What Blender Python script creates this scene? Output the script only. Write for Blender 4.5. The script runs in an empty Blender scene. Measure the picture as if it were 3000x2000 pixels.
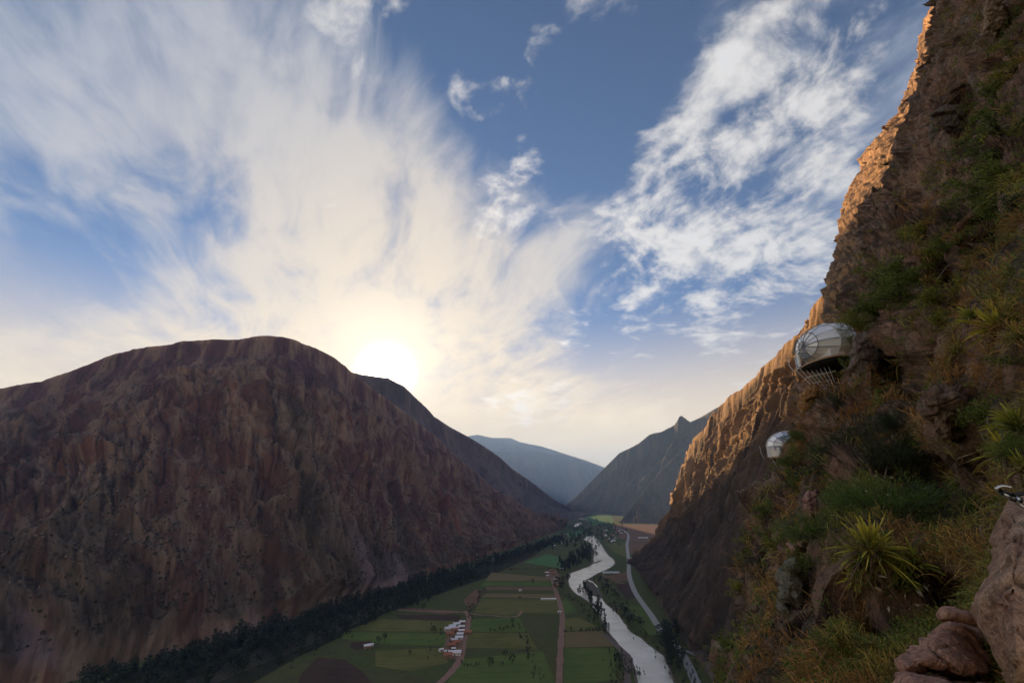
import bpy, math, random
import numpy as np
from mathutils import Vector, Matrix

random.seed(7)
RNG = np.random.default_rng(11)
scene = bpy.context.scene
COL = scene.collection

# ------------------------------------------------------------------ camera
CAM_H = 150.0
PITCH = math.radians(18.66)
FPX = 3000 * 16.0 / 36.0
SP, CP = math.sin(PITCH), math.cos(PITCH)
cam_data = bpy.data.cameras.new("camera")
cam_data.lens = 16.0
cam_data.sensor_width = 36.0
cam_data.clip_start = 0.05
cam_data.clip_end = 80000.0
cam = bpy.data.objects.new("camera", cam_data)
cam.location = (0, 0, CAM_H)
cam.rotation_euler = (math.pi / 2 + PITCH, 0, 0)
COL.objects.link(cam)
scene.camera = cam


def ray(px, py):
    """direction of the photograph's pixel, unit depth along the lens axis"""
    x = (np.asarray(px, float) - 1500) / FPX
    u = -(np.asarray(py, float) - 1000) / FPX
    return np.stack(np.broadcast_arrays(x, CP - u * SP, SP + u * CP), -1)


def P(px, py, d):
    return ray(px, py) * np.asarray(d, float)[..., None] + np.array([0, 0, CAM_H])


def G(px, py, z=0.0):
    """where a line of sight meets level ground at height z"""
    r = ray(px, py)
    t = (z - CAM_H) / r[..., 2]
    p = r * t[..., None]
    p[..., 2] = z
    return p


# ------------------------------------------------------------------ light
SUN_PX = (985, 1152)
sd = ray(*SUN_PX)
sd = sd / np.linalg.norm(sd)
SUN_EL = math.asin(sd[2])
SUN_AZ = math.atan2(sd[0], sd[1])          # from +y towards +x
SUN_DIR = Vector(sd)

scene.view_settings.view_transform = 'Standard'
scene.view_settings.look = 'None'
scene.view_settings.exposure = 1.45
scene.view_settings.gamma = 1.0
scene.view_settings.use_curve_mapping = False
scene.render.engine = 'CYCLES'
scene.cycles.use_denoising = True
scene.cycles.max_bounces = 6
scene.cycles.transparent_max_bounces = 12
scene.cycles.volume_bounces = 1
scene.cycles.sample_clamp_indirect = 4.0
try:
    scene.cycles.denoiser = 'OPENIMAGEDENOISE'
except Exception:
    pass

sun_data = bpy.data.lights.new("sun", 'SUN')
sun_data.energy = 5.0
sun_data.angle = math.radians(0.6)
sun_data.color = (1.0, 0.66, 0.36)
sun = bpy.data.objects.new("sun", sun_data)
sun.rotation_euler = SUN_DIR.to_track_quat('Z', 'Y').to_euler()
sun.location = (-2000, 4000, 3000)
COL.objects.link(sun)


class NT:
    """small node-tree helper"""

    def __init__(self, tree):
        self.t = tree
        tree.nodes.clear()

    def n(self, kind, **kw):
        nd = self.t.nodes.new(kind)
        for k, v in kw.items():
            if hasattr(nd, k):
                setattr(nd, k, v)
        return nd

    def put(self, sock, v):
        if isinstance(v, bpy.types.NodeSocket):
            self.t.links.new(v, sock)
        else:
            sock.default_value = v

    def math(self, op, a, b=0.0, c=0.0, clamp=False):
        nd = self.n('ShaderNodeMath', operation=op, use_clamp=clamp)
        self.put(nd.inputs[0], a)
        self.put(nd.inputs[1], b)
        self.put(nd.inputs[2], c)
        return nd.outputs[0]

    def vmath(self, op, a, b=(0, 0, 0), scale=1.0):
        nd = self.n('ShaderNodeVectorMath', operation=op)
        self.put(nd.inputs[0], a)
        self.put(nd.inputs[1], b)
        if op == 'SCALE':
            self.put(nd.inputs[3], scale)
        return nd.outputs['Value'] if op in ('DOT_PRODUCT', 'LENGTH', 'DISTANCE') else nd.outputs[0]

    def sep(self, v):
        nd = self.n('ShaderNodeSeparateXYZ')
        self.put(nd.inputs[0], v)
        return nd.outputs

    def comb(self, x, y, z):
        nd = self.n('ShaderNodeCombineXYZ')
        for i, v in enumerate((x, y, z)):
            self.put(nd.inputs[i], v)
        return nd.outputs[0]

    def noise(self, vec, scale, detail=4.0, rough=0.55, dist=0.0, lac=2.0, kind='FBM'):
        nd = self.n('ShaderNodeTexNoise')
        nd.noise_type = kind
        self.put(nd.inputs['Vector'], vec)
        nd.inputs['Scale'].default_value = scale
        nd.inputs['Detail'].default_value = detail
        nd.inputs['Roughness'].default_value = rough
        nd.inputs['Lacunarity'].default_value = lac
        nd.inputs['Distortion'].default_value = dist
        return nd.outputs['Fac']

    def voro(self, vec, scale, feature='F1', rnd=1.0):
        nd = self.n('ShaderNodeTexVoronoi', feature=feature)
        self.put(nd.inputs['Vector'], vec)
        nd.inputs['Scale'].default_value = scale
        nd.inputs['Randomness'].default_value = rnd
        return nd.outputs

    def smooth(self, v, a, b, lo=0.0, hi=1.0):
        nd = self.n('ShaderNodeMapRange', interpolation_type='SMOOTHSTEP')
        self.put(nd.inputs[0], v)
        for i, x in enumerate((a, b, lo, hi)):
            self.put(nd.inputs[i + 1], x)
        return nd.outputs[0]

    def mix(self, f, a, b, blend='MIX'):
        nd = self.n('ShaderNodeMix', data_type='RGBA', blend_type=blend)
        self.put(nd.inputs[0], f)
        for i, v in ((6, a), (7, b)):
            if isinstance(v, tuple) and len(v) == 3:
                v = v + (1.0,)
            self.put(nd.inputs[i], v)
        return nd.outputs[2]

    def ramp(self, v, stops):
        nd = self.n('ShaderNodeValToRGB')
        els = nd.color_ramp.elements
        while len(els) > 1:
            els.remove(els[-1])
        for i, (pos, c) in enumerate(stops):
            e = els[0] if i == 0 else els.new(pos)
            e.position = pos
            e.color = tuple(c) + (1.0,)
        self.put(nd.inputs[0], v)
        return nd.outputs[0]


# ------------------------------------------------------------------ sky
world = bpy.data.worlds.new("World")
scene.world = world
world.use_nodes = True
W = NT(world.node_tree)
SKY_S = 0.050
SKY_TINT = (.78, .84, .90)   # thin high haze takes a little light out of the blue
CLEAR = [  # openings of blue between the clouds: pixel, inner and outer reach, weight
    (1620, 330, 120, 420, .75), (1780, 130, 60, 330, .6), (1230, 230, 60, 330, .5), (1500, 100, 80, 330, .7),
    (60, 690, 90, 330, .95), (430, 640, 10, 200, .4), (640, 720, 60, 330, .35), (520, 560, 40, 240, .35),
    (2150, 560, 40, 200, .25), (1850, 950, 60, 280, .75), (2080, 1010, 60, 260, .7), (2280, 960, 40, 220, .65),
    (1500, 500, 60, 260, .45), (2600, 60, 60, 200, .3), (1660, 1020, 40, 200, .4), (330, 760, 30, 200, .5), (980, 640, 20, 160, -.25),
]
PUFF = [  # banks of lumpy cloud
    (2150, 350, 120, 420, .85), (2330, 250, 90, 340, .55), (1950, 760, 130, 330, .95), (2230, 620, 130, 330, .9),
    (2330, 830, 60, 230, .6), (2090, 880, 40, 190, .6), (1520, 610, 50, 190, .7), (1420, 590, 20, 130, .5),
    (1390, 240, 20, 130, .8), (1370, 320, 10, 90, .75), (1500, 310, 20, 110, 0.88), (1640, 240, 20, 150, 0.98),
    (1060, 60, 60, 230, .85), (1580, 130, 5, 80, 0.98), (1760, 30, 30, 200, 0.98), (1540, 460, 10, 80, 0.88),
    (1700, 560, 10, 150, .4), (1650, 950, 10, 110, 0.78), (2170, 1080, 20, 200, 0.78), (1470, 1185, 20, 120, 0.68),
    (1600, 1190, 20, 120, 0.73), (1800, 1080, 30, 220, 0.48),
]
VEIL = [(1500, 640, 100, 430, .45), (2000, 1120, 80, 380, .45),   # broad high veil
    (250, 250, 150, 620, .62), (800, 330, 150, 520, .5), (1150, 780, 250, 700, .8), (700, 850, 120, 480, .5),
    (300, 950, 120, 600, .5), (1400, 900, 150, 480, .6), (100, 100, 80, 400, .3), (1500, 1150, 150, 500, .5), (500, 430, 60, 380, .25),
]


def blob_sum(dirv, blobs):
    total = None
    for px, py, r0, r1, w in blobs:
        c = ray(px, py)
        k = float(np.linalg.norm(c))
        c = c / k
        # pixels near the corners cover less angle
        a0, a1 = math.atan(r0 / FPX / k), math.atan(r1 / FPX / k)
        d = W.vmath('DOT_PRODUCT', dirv, tuple(float(v) for v in c))
        m = W.smooth(d, math.cos(a1), math.cos(a0), 0.0, w)
        total = m if total is None else W.math('ADD', total, m)
    return total


sky = W.n('ShaderNodeTexSky')
sky.sky_type = 'NISHITA'
sky.sun_disc = False
sky.sun_elevation = SUN_EL
sky.sun_rotation = SUN_AZ
sky.altitude = 2800
sky.air_density = 1.0
sky.dust_density = 1.0
sky.ozone_density = 3.3
tc = W.n('ShaderNodeTexCoord')
D = W.vmath('NORMALIZE', tc.outputs['Generated'])
dx, dy, dz = W.sep(D)
zc = W.math('ADD', W.math('MAXIMUM', dz, 0.0), 0.16)
ca, sa = math.cos(SUN_AZ), math.sin(SUN_AZ)
along = W.math('DIVIDE', W.math('ADD', W.math('MULTIPLY', dx, sa), W.math('MULTIPLY', dy, ca)), zc)
across = W.math('DIVIDE', W.math('SUBTRACT', W.math('MULTIPLY', dx, ca), W.math('MULTIPLY', dy, sa)), zc)
plane0 = W.comb(across, along, 0.0)
w1, w2 = W.noise(plane0, 0.9, 3, .5), W.noise(W.vmath('ADD', plane0, (7.3, 2.1, 0)), 0.9, 3, .5)
across = W.math('ADD', across, W.math('MULTIPLY', W.math('SUBTRACT', w1, .5), .34))
along = W.math('ADD', along, W.math('MULTIPLY', W.math('SUBTRACT', w2, .5), .5))
plane = W.comb(across, along, 0.0)
gd = ray(1130, 1094)
gd = gd / np.linalg.norm(gd)      # where the cloud in front of the sun is thinnest
sunny = W.vmath('DOT_PRODUCT', D, tuple(gd))
streak_v = W.comb(across, W.math('MULTIPLY', along, 0.5), 3.7)
wisp_v = W.comb(W.math('MULTIPLY', across, 3.2), W.math('MULTIPLY', along, 1.5), 1.3)
streak = W.noise(streak_v, 1.5, 5, .55, .5)
wisp = W.noise(wisp_v, 1.6, 6, .6, .7)
lump = W.noise(plane, 5.6, 8, .62, .3)
lump2 = W.noise(plane, 15.0, 5, .62, .2)
clear = blob_sum(D, CLEAR)
puff = blob_sum(D, PUFF)
veil = blob_sum(D, VEIL)
# the same broken veil goes on over the sky that is out of view
veil = W.math('ADD', veil, W.smooth(W.vmath('DOT_PRODUCT', D, (0, CP, SP)), .1, .55, .5, 0.0))
# the high veil
fil = W.noise(W.comb(W.math('MULTIPLY', across, 7.0), W.math('MULTIPLY', along, 3.2), 5.1), 1.5, 5, .6, .5)
v = W.math('ADD', W.math('MULTIPLY', streak, 0.9), W.math('MULTIPLY', wisp, 1.2))
v = W.math('ADD', v, W.math('MULTIPLY', fil, 0.75))
v = W.math('ADD', v, W.math('MULTIPLY', W.math('MINIMUM', veil, 1.1), 0.40))
v = W.math('SUBTRACT', v, W.math('MULTIPLY', clear, 0.42))
veil_d = W.smooth(v, 1.22, 2.05)
# the lumpy banks
q = W.math('ADD', W.math('MULTIPLY', lump, 1.0), W.math('MULTIPLY', lump2, 0.5))
q = W.math('ADD', q, W.math('MULTIPLY', W.math('MINIMUM', puff, 1.12), 0.34))
q = W.math('ADD', q, W.math('MULTIPLY', wisp, 0.25))
q = W.math('SUBTRACT', q, W.math('MULTIPLY', clear, 0.10))
puff_d = W.smooth(q, 1.05, 1.40)
thick = W.smooth(q, 1.2, 1.6)
glow1 = W.math('POWER', W.math('MAXIMUM', sunny, 0.0), 9.0)
glow2 = W.math('POWER', W.math('MAXIMUM', sunny, 0.0), 130.0)
glow3 = W.math('POWER', W.math('MAXIMUM', sunny, 0.0), 2200.0)
low = W.smooth(dz, 0.05, 0.40, 1.0, 0.0)
K = 1.0 / SKY_S
cool = (.195 * K, .207 * K, .232 * K)
warm = (.52 * K, .41 * K, .262 * K)
gold = (.58 * K, .395 * K, .165 * K)
base = W.vmath('MULTIPLY', sky.outputs[0], SKY_TINT)
# thin warm haze lying low over the valley
base = W.mix(W.math('MULTIPLY', low, .85), base, gold)
veil_c = W.mix(W.math('ADD', glow1, W.math('MULTIPLY', low, .9), clamp=True), cool, warm)
c1 = W.mix(W.math('MULTIPLY', veil_d, .78), base, veil_c)
puff_lit = W.mix(glow1, (.315 * K, .30 * K, .28 * K), (0.616 * K, 0.554 * K, 0.475 * K))
puff_dim = W.mix(glow1, (0.299 * K, 0.299 * K, 0.308 * K), (0.422 * K, 0.378 * K, 0.334 * K))
puff_c = W.mix(thick, puff_lit, puff_dim)
c2 = W.mix(W.math('MULTIPLY', puff_d, .92), c1, puff_c)
# light scattered forward by the veil round the hidden sun
g = W.math('ADD', W.math('MULTIPLY', glow2, .20 * K), W.math('MULTIPLY', glow3, 13.0 * K))
gl = W.vmath('SCALE', (1.0, .86, .62), scale=g)
c3 = W.vmath('ADD', c2, gl)
bg = W.n('ShaderNodeBackground')
W.put(bg.inputs['Color'], c3)
bg.inputs['Strength'].default_value = SKY_S
wo = W.n('ShaderNodeOutputWorld')
W.t.links.new(bg.outputs[0], wo.inputs['Surface'])


# ------------------------------------------------------------------ helpers
def _hash(ix, iy, iz, seed):
    h = (ix.astype(np.int64) * 374761393 + iy.astype(np.int64) * 668265263 + iz.astype(np.int64) * 2147483647 + seed * 974711) & 0xffffffff
    h = ((h ^ (h >> 13)) * 1274126177) & 0xffffffff
    h = ((h ^ (h >> 16)) * 2246822519) & 0xffffffff
    return (h ^ (h >> 15)) & 0xffff


_GR = np.random.default_rng(5).normal(size=(4096, 3))
_GR /= np.linalg.norm(_GR, axis=1)[:, None]


def perlin(p, seed=0):
    p = np.asarray(p, float)
    i = np.floor(p).astype(np.int64)
    f = p - i
    w = f * f * f * (f * (f * 6 - 15) + 10)
    out = np.zeros(len(p))
    for dx_ in (0, 1):
        for dy_ in (0, 1):
            for dz_ in (0, 1):
                g_ = _GR[_hash(i[:, 0] + dx_, i[:, 1] + dy_, i[:, 2] + dz_, seed) & 4095]
                dot = (g_ * (f - (dx_, dy_, dz_))).sum(1)
                wx = w[:, 0] if dx_ else 1 - w[:, 0]
                wy = w[:, 1] if dy_ else 1 - w[:, 1]
                wz = w[:, 2] if dz_ else 1 - w[:, 2]
                out += dot * wx * wy * wz
    return out * 1.5


def fbm(p, octaves=5, gain=.5, seed=0, ridged=False):
    p = np.asarray(p, float)
    s, a, tot = np.zeros(len(p)), 1.0, 0.0
    for o in range(octaves):
        n_ = perlin(p * 2.03 ** o + o * 17.3, seed + o)
        if ridged:
            n_ = 1 - 2 * np.abs(n_)
        s += a * n_
        tot += a
        a *= gain
    return s / tot


def worley(p, seed):
    i = np.floor(p).astype(np.int64)
    best = np.full(len(p), 9.0)
    sec = np.full(len(p), 9.0)
    val = np.zeros(len(p))
    for a in (-1, 0, 1):
        for b_ in (-1, 0, 1):
            for c in (-1, 0, 1):
                h1, h2, h3 = (_hash(i[:, 0] + a, i[:, 1] + b_, i[:, 2] + c, seed + k) / 65535.0 for k in (0, 7, 13))
                q = np.stack([i[:, 0] + a + h1, i[:, 1] + b_ + h2, i[:, 2] + c + h3], -1)
                d = np.linalg.norm(p - q, axis=1)
                tilt = ((p - q) * (np.stack([h2, h3, h1], -1) - .5)).sum(1)
                v_ = h3 + tilt * 1.6
                nearer = d < best
                sec = np.where(nearer, best, np.minimum(sec, d))
                val = np.where(nearer, v_, val)
                best = np.where(nearer, d, best)
    return val, sec - best


def sstep(x, a, b):
    t = np.clip((x - a) / (b - a), 0, 1)
    return t * t * (3 - 2 * t)


def mesh_np(name, verts, faces, mats, smooth=True, colors=None, mat_idx=None):
    """one mesh from arrays; faces is (n,3) or (n,4)"""
    me = bpy.data.meshes.new(name)
    verts = np.asarray(verts, np.float32)
    faces = np.asarray(faces, np.int32)
    k = faces.shape[1]
    me.vertices.add(len(verts))
    me.vertices.foreach_set('co', verts.ravel())
    me.loops.add(faces.size)
    me.loops.foreach_set('vertex_index', faces.ravel())
    me.polygons.add(len(faces))
    me.polygons.foreach_set('loop_start', np.arange(len(faces), dtype=np.int32) * k)
    try:
        me.polygons.foreach_set('loop_total', np.full(len(faces), k, np.int32))
    except Exception:
        pass
    for m in (mats if isinstance(mats, (list, tuple)) else [mats]):
        me.materials.append(m)
    if mat_idx is not None:
        me.polygons.foreach_set('material_index', np.asarray(mat_idx, np.int32))
    me.polygons.foreach_set('use_smooth', np.full(len(faces), smooth, bool))
    if colors is not None:
        at = me.color_attributes.new('Col', 'FLOAT_COLOR', 'POINT')
        c = np.ones((len(verts), 4), np.float32)
        c[:, :3] = colors
        at.data.foreach_set('color', c.ravel())
    me.update(calc_edges=True)
    return me


def link(name, me, parent=None, **props):
    o = bpy.data.objects.new(name, me)
    COL.objects.link(o)
    if parent is not None:
        o.parent = parent
    for k, v_ in props.items():
        o[k] = v_
    return o


def empty(name, loc, label, cat, group=None):
    o = bpy.data.objects.new(name, None)
    COL.objects.link(o)
    o.location = loc
    o['label'] = label
    o['category'] = cat
    if group:
        o['group'] = group
    return o


def grid_faces(nu, nv):
    a = np.arange(nu * nv).reshape(nv, nu)
    return np.stack([a[:-1, :-1], a[:-1, 1:], a[1:, 1:], a[1:, :-1]], -1).reshape(-1, 4)


def grid_normals(V):
    du = np.gradient(V, axis=1)
    dv = np.gradient(V, axis=0)
    n_ = np.cross(du, dv)
    return n_ / (np.linalg.norm(n_, axis=2, keepdims=True) + 1e-9)


MATS = {}


def material(name, fn, **kw):
    if name in MATS:
        return MATS[name]
    m = bpy.data.materials.new(name)
    m.use_nodes = True
    t = NT(m.node_tree)
    out = t.n('ShaderNodeOutputMaterial')
    b = t.n('ShaderNodeBsdfPrincipled')
    t.t.links.new(b.outputs[0], out.inputs[0])
    b.inputs['Roughness'].default_value = .9
    b.inputs['Specular IOR Level'].default_value = .25
    fn(t, b, out)
    MATS[name] = m
    return m


def bump(t, b, h, strength, dist):
    bn = t.n('ShaderNodeBump')
    bn.inputs['Strength'].default_value = strength
    bn.inputs['Distance'].default_value = dist
    t.put(bn.inputs['Height'], h)
    t.t.links.new(bn.outputs[0], b.inputs['Normal'])


def terrain_mat(name, fine, relief, scrub=0.0):
    def fn(t, b, out):
        at = t.n('ShaderNodeVertexColor')
        at.layer_name = 'Col'
        ob = t.n('ShaderNodeTexCoord').outputs['Object']
        fl = t.vmath('SCALE', t.n('ShaderNodeUVMap', uv_map='flow').outputs[0], scale=100.0)
        n1 = t.noise(fl, 1.0 / fine, 7, .68)
        n2 = t.noise(fl, 1.0 / (fine * 6), 5, .6)
        k = t.math('ADD', t.math('MULTIPLY', n1, 1.3), t.math('MULTIPLY', n2, .9))
        k = t.smooth(k, .6, 1.6, .45, 1.6)
        c = t.vmath('SCALE', at.outputs[0], scale=k)
        if scrub:
            # dark bushes too small to tell apart
            dots = t.voro(ob, 1 / 11.0)[0]
            patch = t.noise(ob, 1 / 140.0, 3, .6)
            m_ = t.math('MULTIPLY', t.smooth(dots, .16, .30, 1.0, 0.0), t.smooth(patch, .42, .58))
            c = t.mix(t.math('MULTIPLY', m_, scrub), c, (.022, .028, .014))
        t.put(b.inputs['Base Color'], c)
        b.inputs['Specular IOR Level'].default_value = .1
        bump(t, b, t.math('ADD', n1, t.math('MULTIPLY', n2, 2.0)), .8, relief)
    return material(name, fn)


def flat_mat(name, c1_, c2_, scale, rough=.9, spec=.2, relief=0.0):
    def fn(t, b, out):
        ob = t.n('ShaderNodeTexCoord').outputs['Object']
        n1 = t.noise(ob, scale, 5, .6)
        t.put(b.inputs['Base Color'], t.mix(t.smooth(n1, .3, .7), c1_, c2_))
        b.inputs['Roughness'].default_value = rough
        b.inputs['Specular IOR Level'].default_value = spec
        if relief:
            bump(t, b, n1, .6, relief)
    return material(name, fn)


# ------------------------------------------------------------------ mountains
def curve(pts, n_, ground=False):
    """pts: (t, px, py, depth|None); None means on the valley floor"""
    t = np.linspace(0, 1, n_)
    tt = np.array([p[0] for p in pts], float)
    w3 = np.array([G(p[1], p[2], -2.0) if p[3] is None else P(p[1], p[2], p[3]) for p in pts])
    return np.stack([np.interp(t, tt, w3[:, k]) for k in range(3)], -1)


def resize(A, h, w):
    y, x = np.linspace(0, A.shape[0] - 1, h), np.linspace(0, A.shape[1] - 1, w)
    i, j = np.minimum(y.astype(int), A.shape[0] - 2), np.minimum(x.astype(int), A.shape[1] - 2)
    fy, fx = (y - i)[:, None], (x - j)[None]
    a = A[i][:, j] * (1 - fx) + A[i][:, j + 1] * fx
    b_ = A[i + 1][:, j] * (1 - fx) + A[i + 1][:, j + 1] * fx
    return a * (1 - fy) + b_ * fy


def rain(Z, n_batch, n_drop, life, seed, er=.3, cap=5.0):
    """water running down a height grid (heights in cells) cuts gullies and lays down fans"""
    rng = np.random.default_rng(seed)
    h, w = Z.shape
    Z = Z.copy()
    for _ in range(n_batch):
        p = np.stack([rng.uniform(1, h - 2, n_drop), rng.uniform(1, w - 2, n_drop)], -1)
        dirn = np.zeros((n_drop, 2))
        vel, water, sed = np.ones(n_drop), np.ones(n_drop), np.zeros(n_drop)
        live = np.ones(n_drop, bool)
        for _k in range(life):
            i = np.clip(p[:, 0].astype(int), 0, h - 2)
            j = np.clip(p[:, 1].astype(int), 0, w - 2)
            fy, fx = p[:, 0] - i, p[:, 1] - j
            a, b_, c, d = Z[i, j], Z[i, j + 1], Z[i + 1, j], Z[i + 1, j + 1]
            gy = (c - a) * (1 - fx) + (d - b_) * fx
            gx = (b_ - a) * (1 - fy) + (d - c) * fy
            z0 = a * (1 - fx) * (1 - fy) + b_ * fx * (1 - fy) + c * (1 - fx) * fy + d * fx * fy
            dirn = dirn * .35 - np.stack([gy, gx], -1) * .65
            dirn /= np.linalg.norm(dirn, axis=1, keepdims=True) + 1e-6
            q = p + dirn
            live &= (q[:, 0] > 0) & (q[:, 0] < h - 1.01) & (q[:, 1] > 0) & (q[:, 1] < w - 1.01)
            qc = np.clip(q, 0, [h - 1.01, w - 1.01])
            i2, j2 = qc[:, 0].astype(int), qc[:, 1].astype(int)
            gy2, gx2 = qc[:, 0] - i2, qc[:, 1] - j2
            z1 = Z[i2, j2] * (1 - gx2) * (1 - gy2) + Z[i2, j2 + 1] * gx2 * (1 - gy2) + Z[i2 + 1, j2] * (1 - gx2) * gy2 + Z[i2 + 1, j2 + 1] * gx2 * gy2
            dz_ = z1 - z0
            room = np.maximum(-dz_, .02) * vel * water * cap
            dep = np.where(dz_ > 0, np.minimum(dz_, sed), np.where(sed > room, (sed - room) * .25, -np.minimum((room - sed) * er, np.maximum(-dz_, 0) * .6))) * live
            sed -= dep
            for di, dj, wt in ((0, 0, (1 - fy) * (1 - fx)), (0, 1, (1 - fy) * fx), (1, 0, fy * (1 - fx)), (1, 1, fy * fx)):
                np.add.at(Z, (i + di, j + dj), dep * wt)
            vel = np.clip(np.sqrt(np.maximum(vel * vel - dz_ * 1.5, .05)), .1, 4)
            water *= .985
            p = qc
    return Z


def erode(Z, len_u, len_v, cell, seed, power=1.0):
    out = Z
    for k, (c, nb_, life, er) in enumerate(((cell * 2, 26, 90, .35), (cell, 14, 70, .25))):
        h, w = max(24, int(len_v / c)), max(24, int(len_u / c))
        g0 = resize(out, h, w) / c
        g1 = rain(g0, max(3, int(nb_ * power)), h * w // 9, life, seed + k, er)
        df = (g1 - g0) * c
        df = (df + np.roll(df, 1, 0) + np.roll(df, -1, 0) + np.roll(df, 1, 1) + np.roll(df, -1, 1)) / 5 if k == 0 else df
        out = out + resize(df, *Z.shape)
    return out


def loft(name, foot, ridge, nu, nv, amp, gully, wave, colfn, mat, bulge=0.0, back=(500, 600), seed=0, edge=.06, keep_ridge=.12, cell=0, crags=(), aniso=.22, skew=None, lump=.8, mid=None, mid_at=.5, bias=(.25, .2)):
    F_, R_ = curve(foot, nu), curve(ridge, nu)
    away = R_.copy()
    away[:, 2] = 0
    away /= np.linalg.norm(away, axis=1)[:, None]
    Bk = R_ + away * back[0] - np.array([0, 0, back[1]])
    nb = max(8, nv // 6)
    v_ = np.linspace(0, 1, nv)[:, None, None]
    V = F_[None] * (1 - v_) + R_[None] * v_
    if mid is not None:
        M_ = curve(mid, nu)
        lo_, hi_ = np.clip(v_ / mid_at, 0, 1), np.clip((v_ - mid_at) / (1 - mid_at), 0, 1)
        V = np.where(v_ < mid_at, F_[None] * (1 - lo_) + M_[None] * lo_, M_[None] * (1 - hi_) + R_[None] * hi_)
    V[..., 2] += -bulge * np.sin(np.pi * v_[..., 0]) * (R_[:, 2] - F_[:, 2])[None] * .25
    vb = (np.linspace(0, 1, nb + 1)[1:])[:, None, None]
    Vb = R_[None] * (1 - vb) + Bk[None] * vb
    Vb[..., 2] += 60 * np.sin(np.pi * vb[..., 0]) * 1.0
    V = np.concatenate([V, Vb], 0)
    NV = V.shape[0]
    nrm = grid_normals(V)
    # make normals look at the sky / the valley
    flip = np.sign((nrm * np.array([0, 0, 1.0])).sum(-1, keepdims=True))
    nrm = nrm * np.where(flip == 0, 1, flip)
    vv = np.concatenate([np.linspace(0, 1, nv), 1 + np.linspace(0, 1, nb + 1)[1:]])[:, None] * np.ones((1, nu))
    s_ = np.concatenate([[0], np.cumsum(np.linalg.norm(np.diff((F_ + R_) / 2, axis=0), axis=1))])[None, :] * np.ones((NV, 1))
    slope = np.linalg.norm(R_ - F_, axis=1)[None, :] * np.ones((NV, 1))
    mask = np.clip(vv / edge, 0, 1) * (keep_ridge + (1 - keep_ridge) * np.clip(np.abs(1 - vv) / .22, 0, 1))
    flatV = V.reshape(-1, 3)
    s0_ = s_
    if skew is not None:
        s_ = s_ - np.interp(s_, np.linspace(0, s_.max(), len(skew)), skew) * (1 - vv) * slope
    wob = fbm(np.stack([s0_ / 90, vv * slope / 90, 0 * vv + seed], -1).reshape(-1, 3), 3, seed=seed + 41).reshape(NV, nu) * 9
    flow = np.stack([s_ + wob, vv * slope * aniso, 0 * vv + 31.7 * seed], -1)
    warp = fbm(flatV / (wave * 1.6), 3, seed=seed + 40).reshape(NV, nu)
    gp = np.stack([(s_ + warp * wave * .9) / wave, vv * slope / (wave * 6.0), np.full_like(s_, 3.1 + seed)], -1).reshape(-1, 3)
    gl_ = fbm(gp, 4, .5, seed=seed, ridged=True).reshape(NV, nu)
    gp2 = np.stack([(s_ + warp * wave * .5) / (wave * .3), vv * slope / (wave * 1.5), np.full_like(s_, 9.1 + seed)], -1).reshape(-1, 3)
    gl2 = fbm(gp2, 4, .55, seed=seed + 9, ridged=True).reshape(NV, nu)
    rock = fbm((flow * (1, 1.6, 1)).reshape(-1, 3) / (wave * .5), 6, .56, seed=seed + 20).reshape(NV, nu)
    crag = fbm((flow * (1, 1.6, 1)).reshape(-1, 3) / (wave * .16), 4, .6, seed=seed + 60, ridged=True).reshape(NV, nu)
    gp3 = np.stack([(s_ + warp * wave * 1.4) / (wave * .16), vv * slope / (wave * .6), np.full_like(s_, 5.7 + seed)], -1).reshape(-1, 3)
    rib = fbm(gp3, 4, .6, seed=seed + 70, ridged=True).reshape(NV, nu) * (.35 + .65 * sstep(rock, -.2, .3))
    h = gully * ((gl_ - bias[0]) + .35 * (gl2 - bias[1])) + amp * (rock * lump + .22 * crag + .3 * rib)
    for size, amp_ in crags:
        val, gap = worley((flow * (1, 1.5, 1)).reshape(-1, 3) / size, seed + int(size))
        out_ = sstep(rock + .4 * gl2, -.15, .25) * sstep(vv, .08, .4)
        h = h + out_ * amp_ * ((val - .5) - .45 * (1 - sstep(gap, 0, .2))).reshape(NV, nu)
    V = V + nrm * (h * mask)[..., None]
    cut = np.zeros_like(vv)
    if cell:
        hor = np.linalg.norm((R_ - F_)[:, :2], axis=1).mean()
        ero = erode(V[:nv, :, 2], s0_[0].max(), max(hor, 60), cell, seed, .75)
        cut[:nv] = ero - V[:nv, :, 2]
        cut = np.where(cut > 0, cut * .25, cut)
        cut = np.tanh(cut / (cell * 6)) * cell * 6
        cut *= np.clip(vv / edge, 0, 1) * np.clip((1 - vv) / .05, 0, 1)
        V[..., 2] += cut
    fine = fbm(flow.reshape(-1, 3) / (wave * .07), 3, .6, seed=seed + 80).reshape(NV, nu)
    V = V + nrm * (fine * amp * .12)[..., None] * np.clip(vv / edge, 0, 1)[..., None]
    n2 = grid_normals(V)
    n2 *= np.sign(n2[..., 2:3] + 1e-9)
    global FLOW
    FLOW = flow.reshape(-1, 3)
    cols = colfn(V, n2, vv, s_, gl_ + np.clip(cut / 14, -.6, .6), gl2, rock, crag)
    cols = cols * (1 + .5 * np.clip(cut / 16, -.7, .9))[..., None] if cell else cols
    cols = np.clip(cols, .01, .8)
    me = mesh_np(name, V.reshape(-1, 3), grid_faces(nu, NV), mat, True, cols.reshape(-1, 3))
    uv = me.uv_layers.new(name='flow')
    li = np.empty(len(me.loops), np.int32)
    me.loops.foreach_get('vertex_index', li)
    uv.data.foreach_set('uv', (FLOW[li, :2] / 100).astype(np.float32).ravel())
    return link(name, me, kind='structure'), V


def c3_(*a):
    return np.array(a, float)


def lerp(a, b, t):
    return a + (b - a) * t[..., None]


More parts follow.
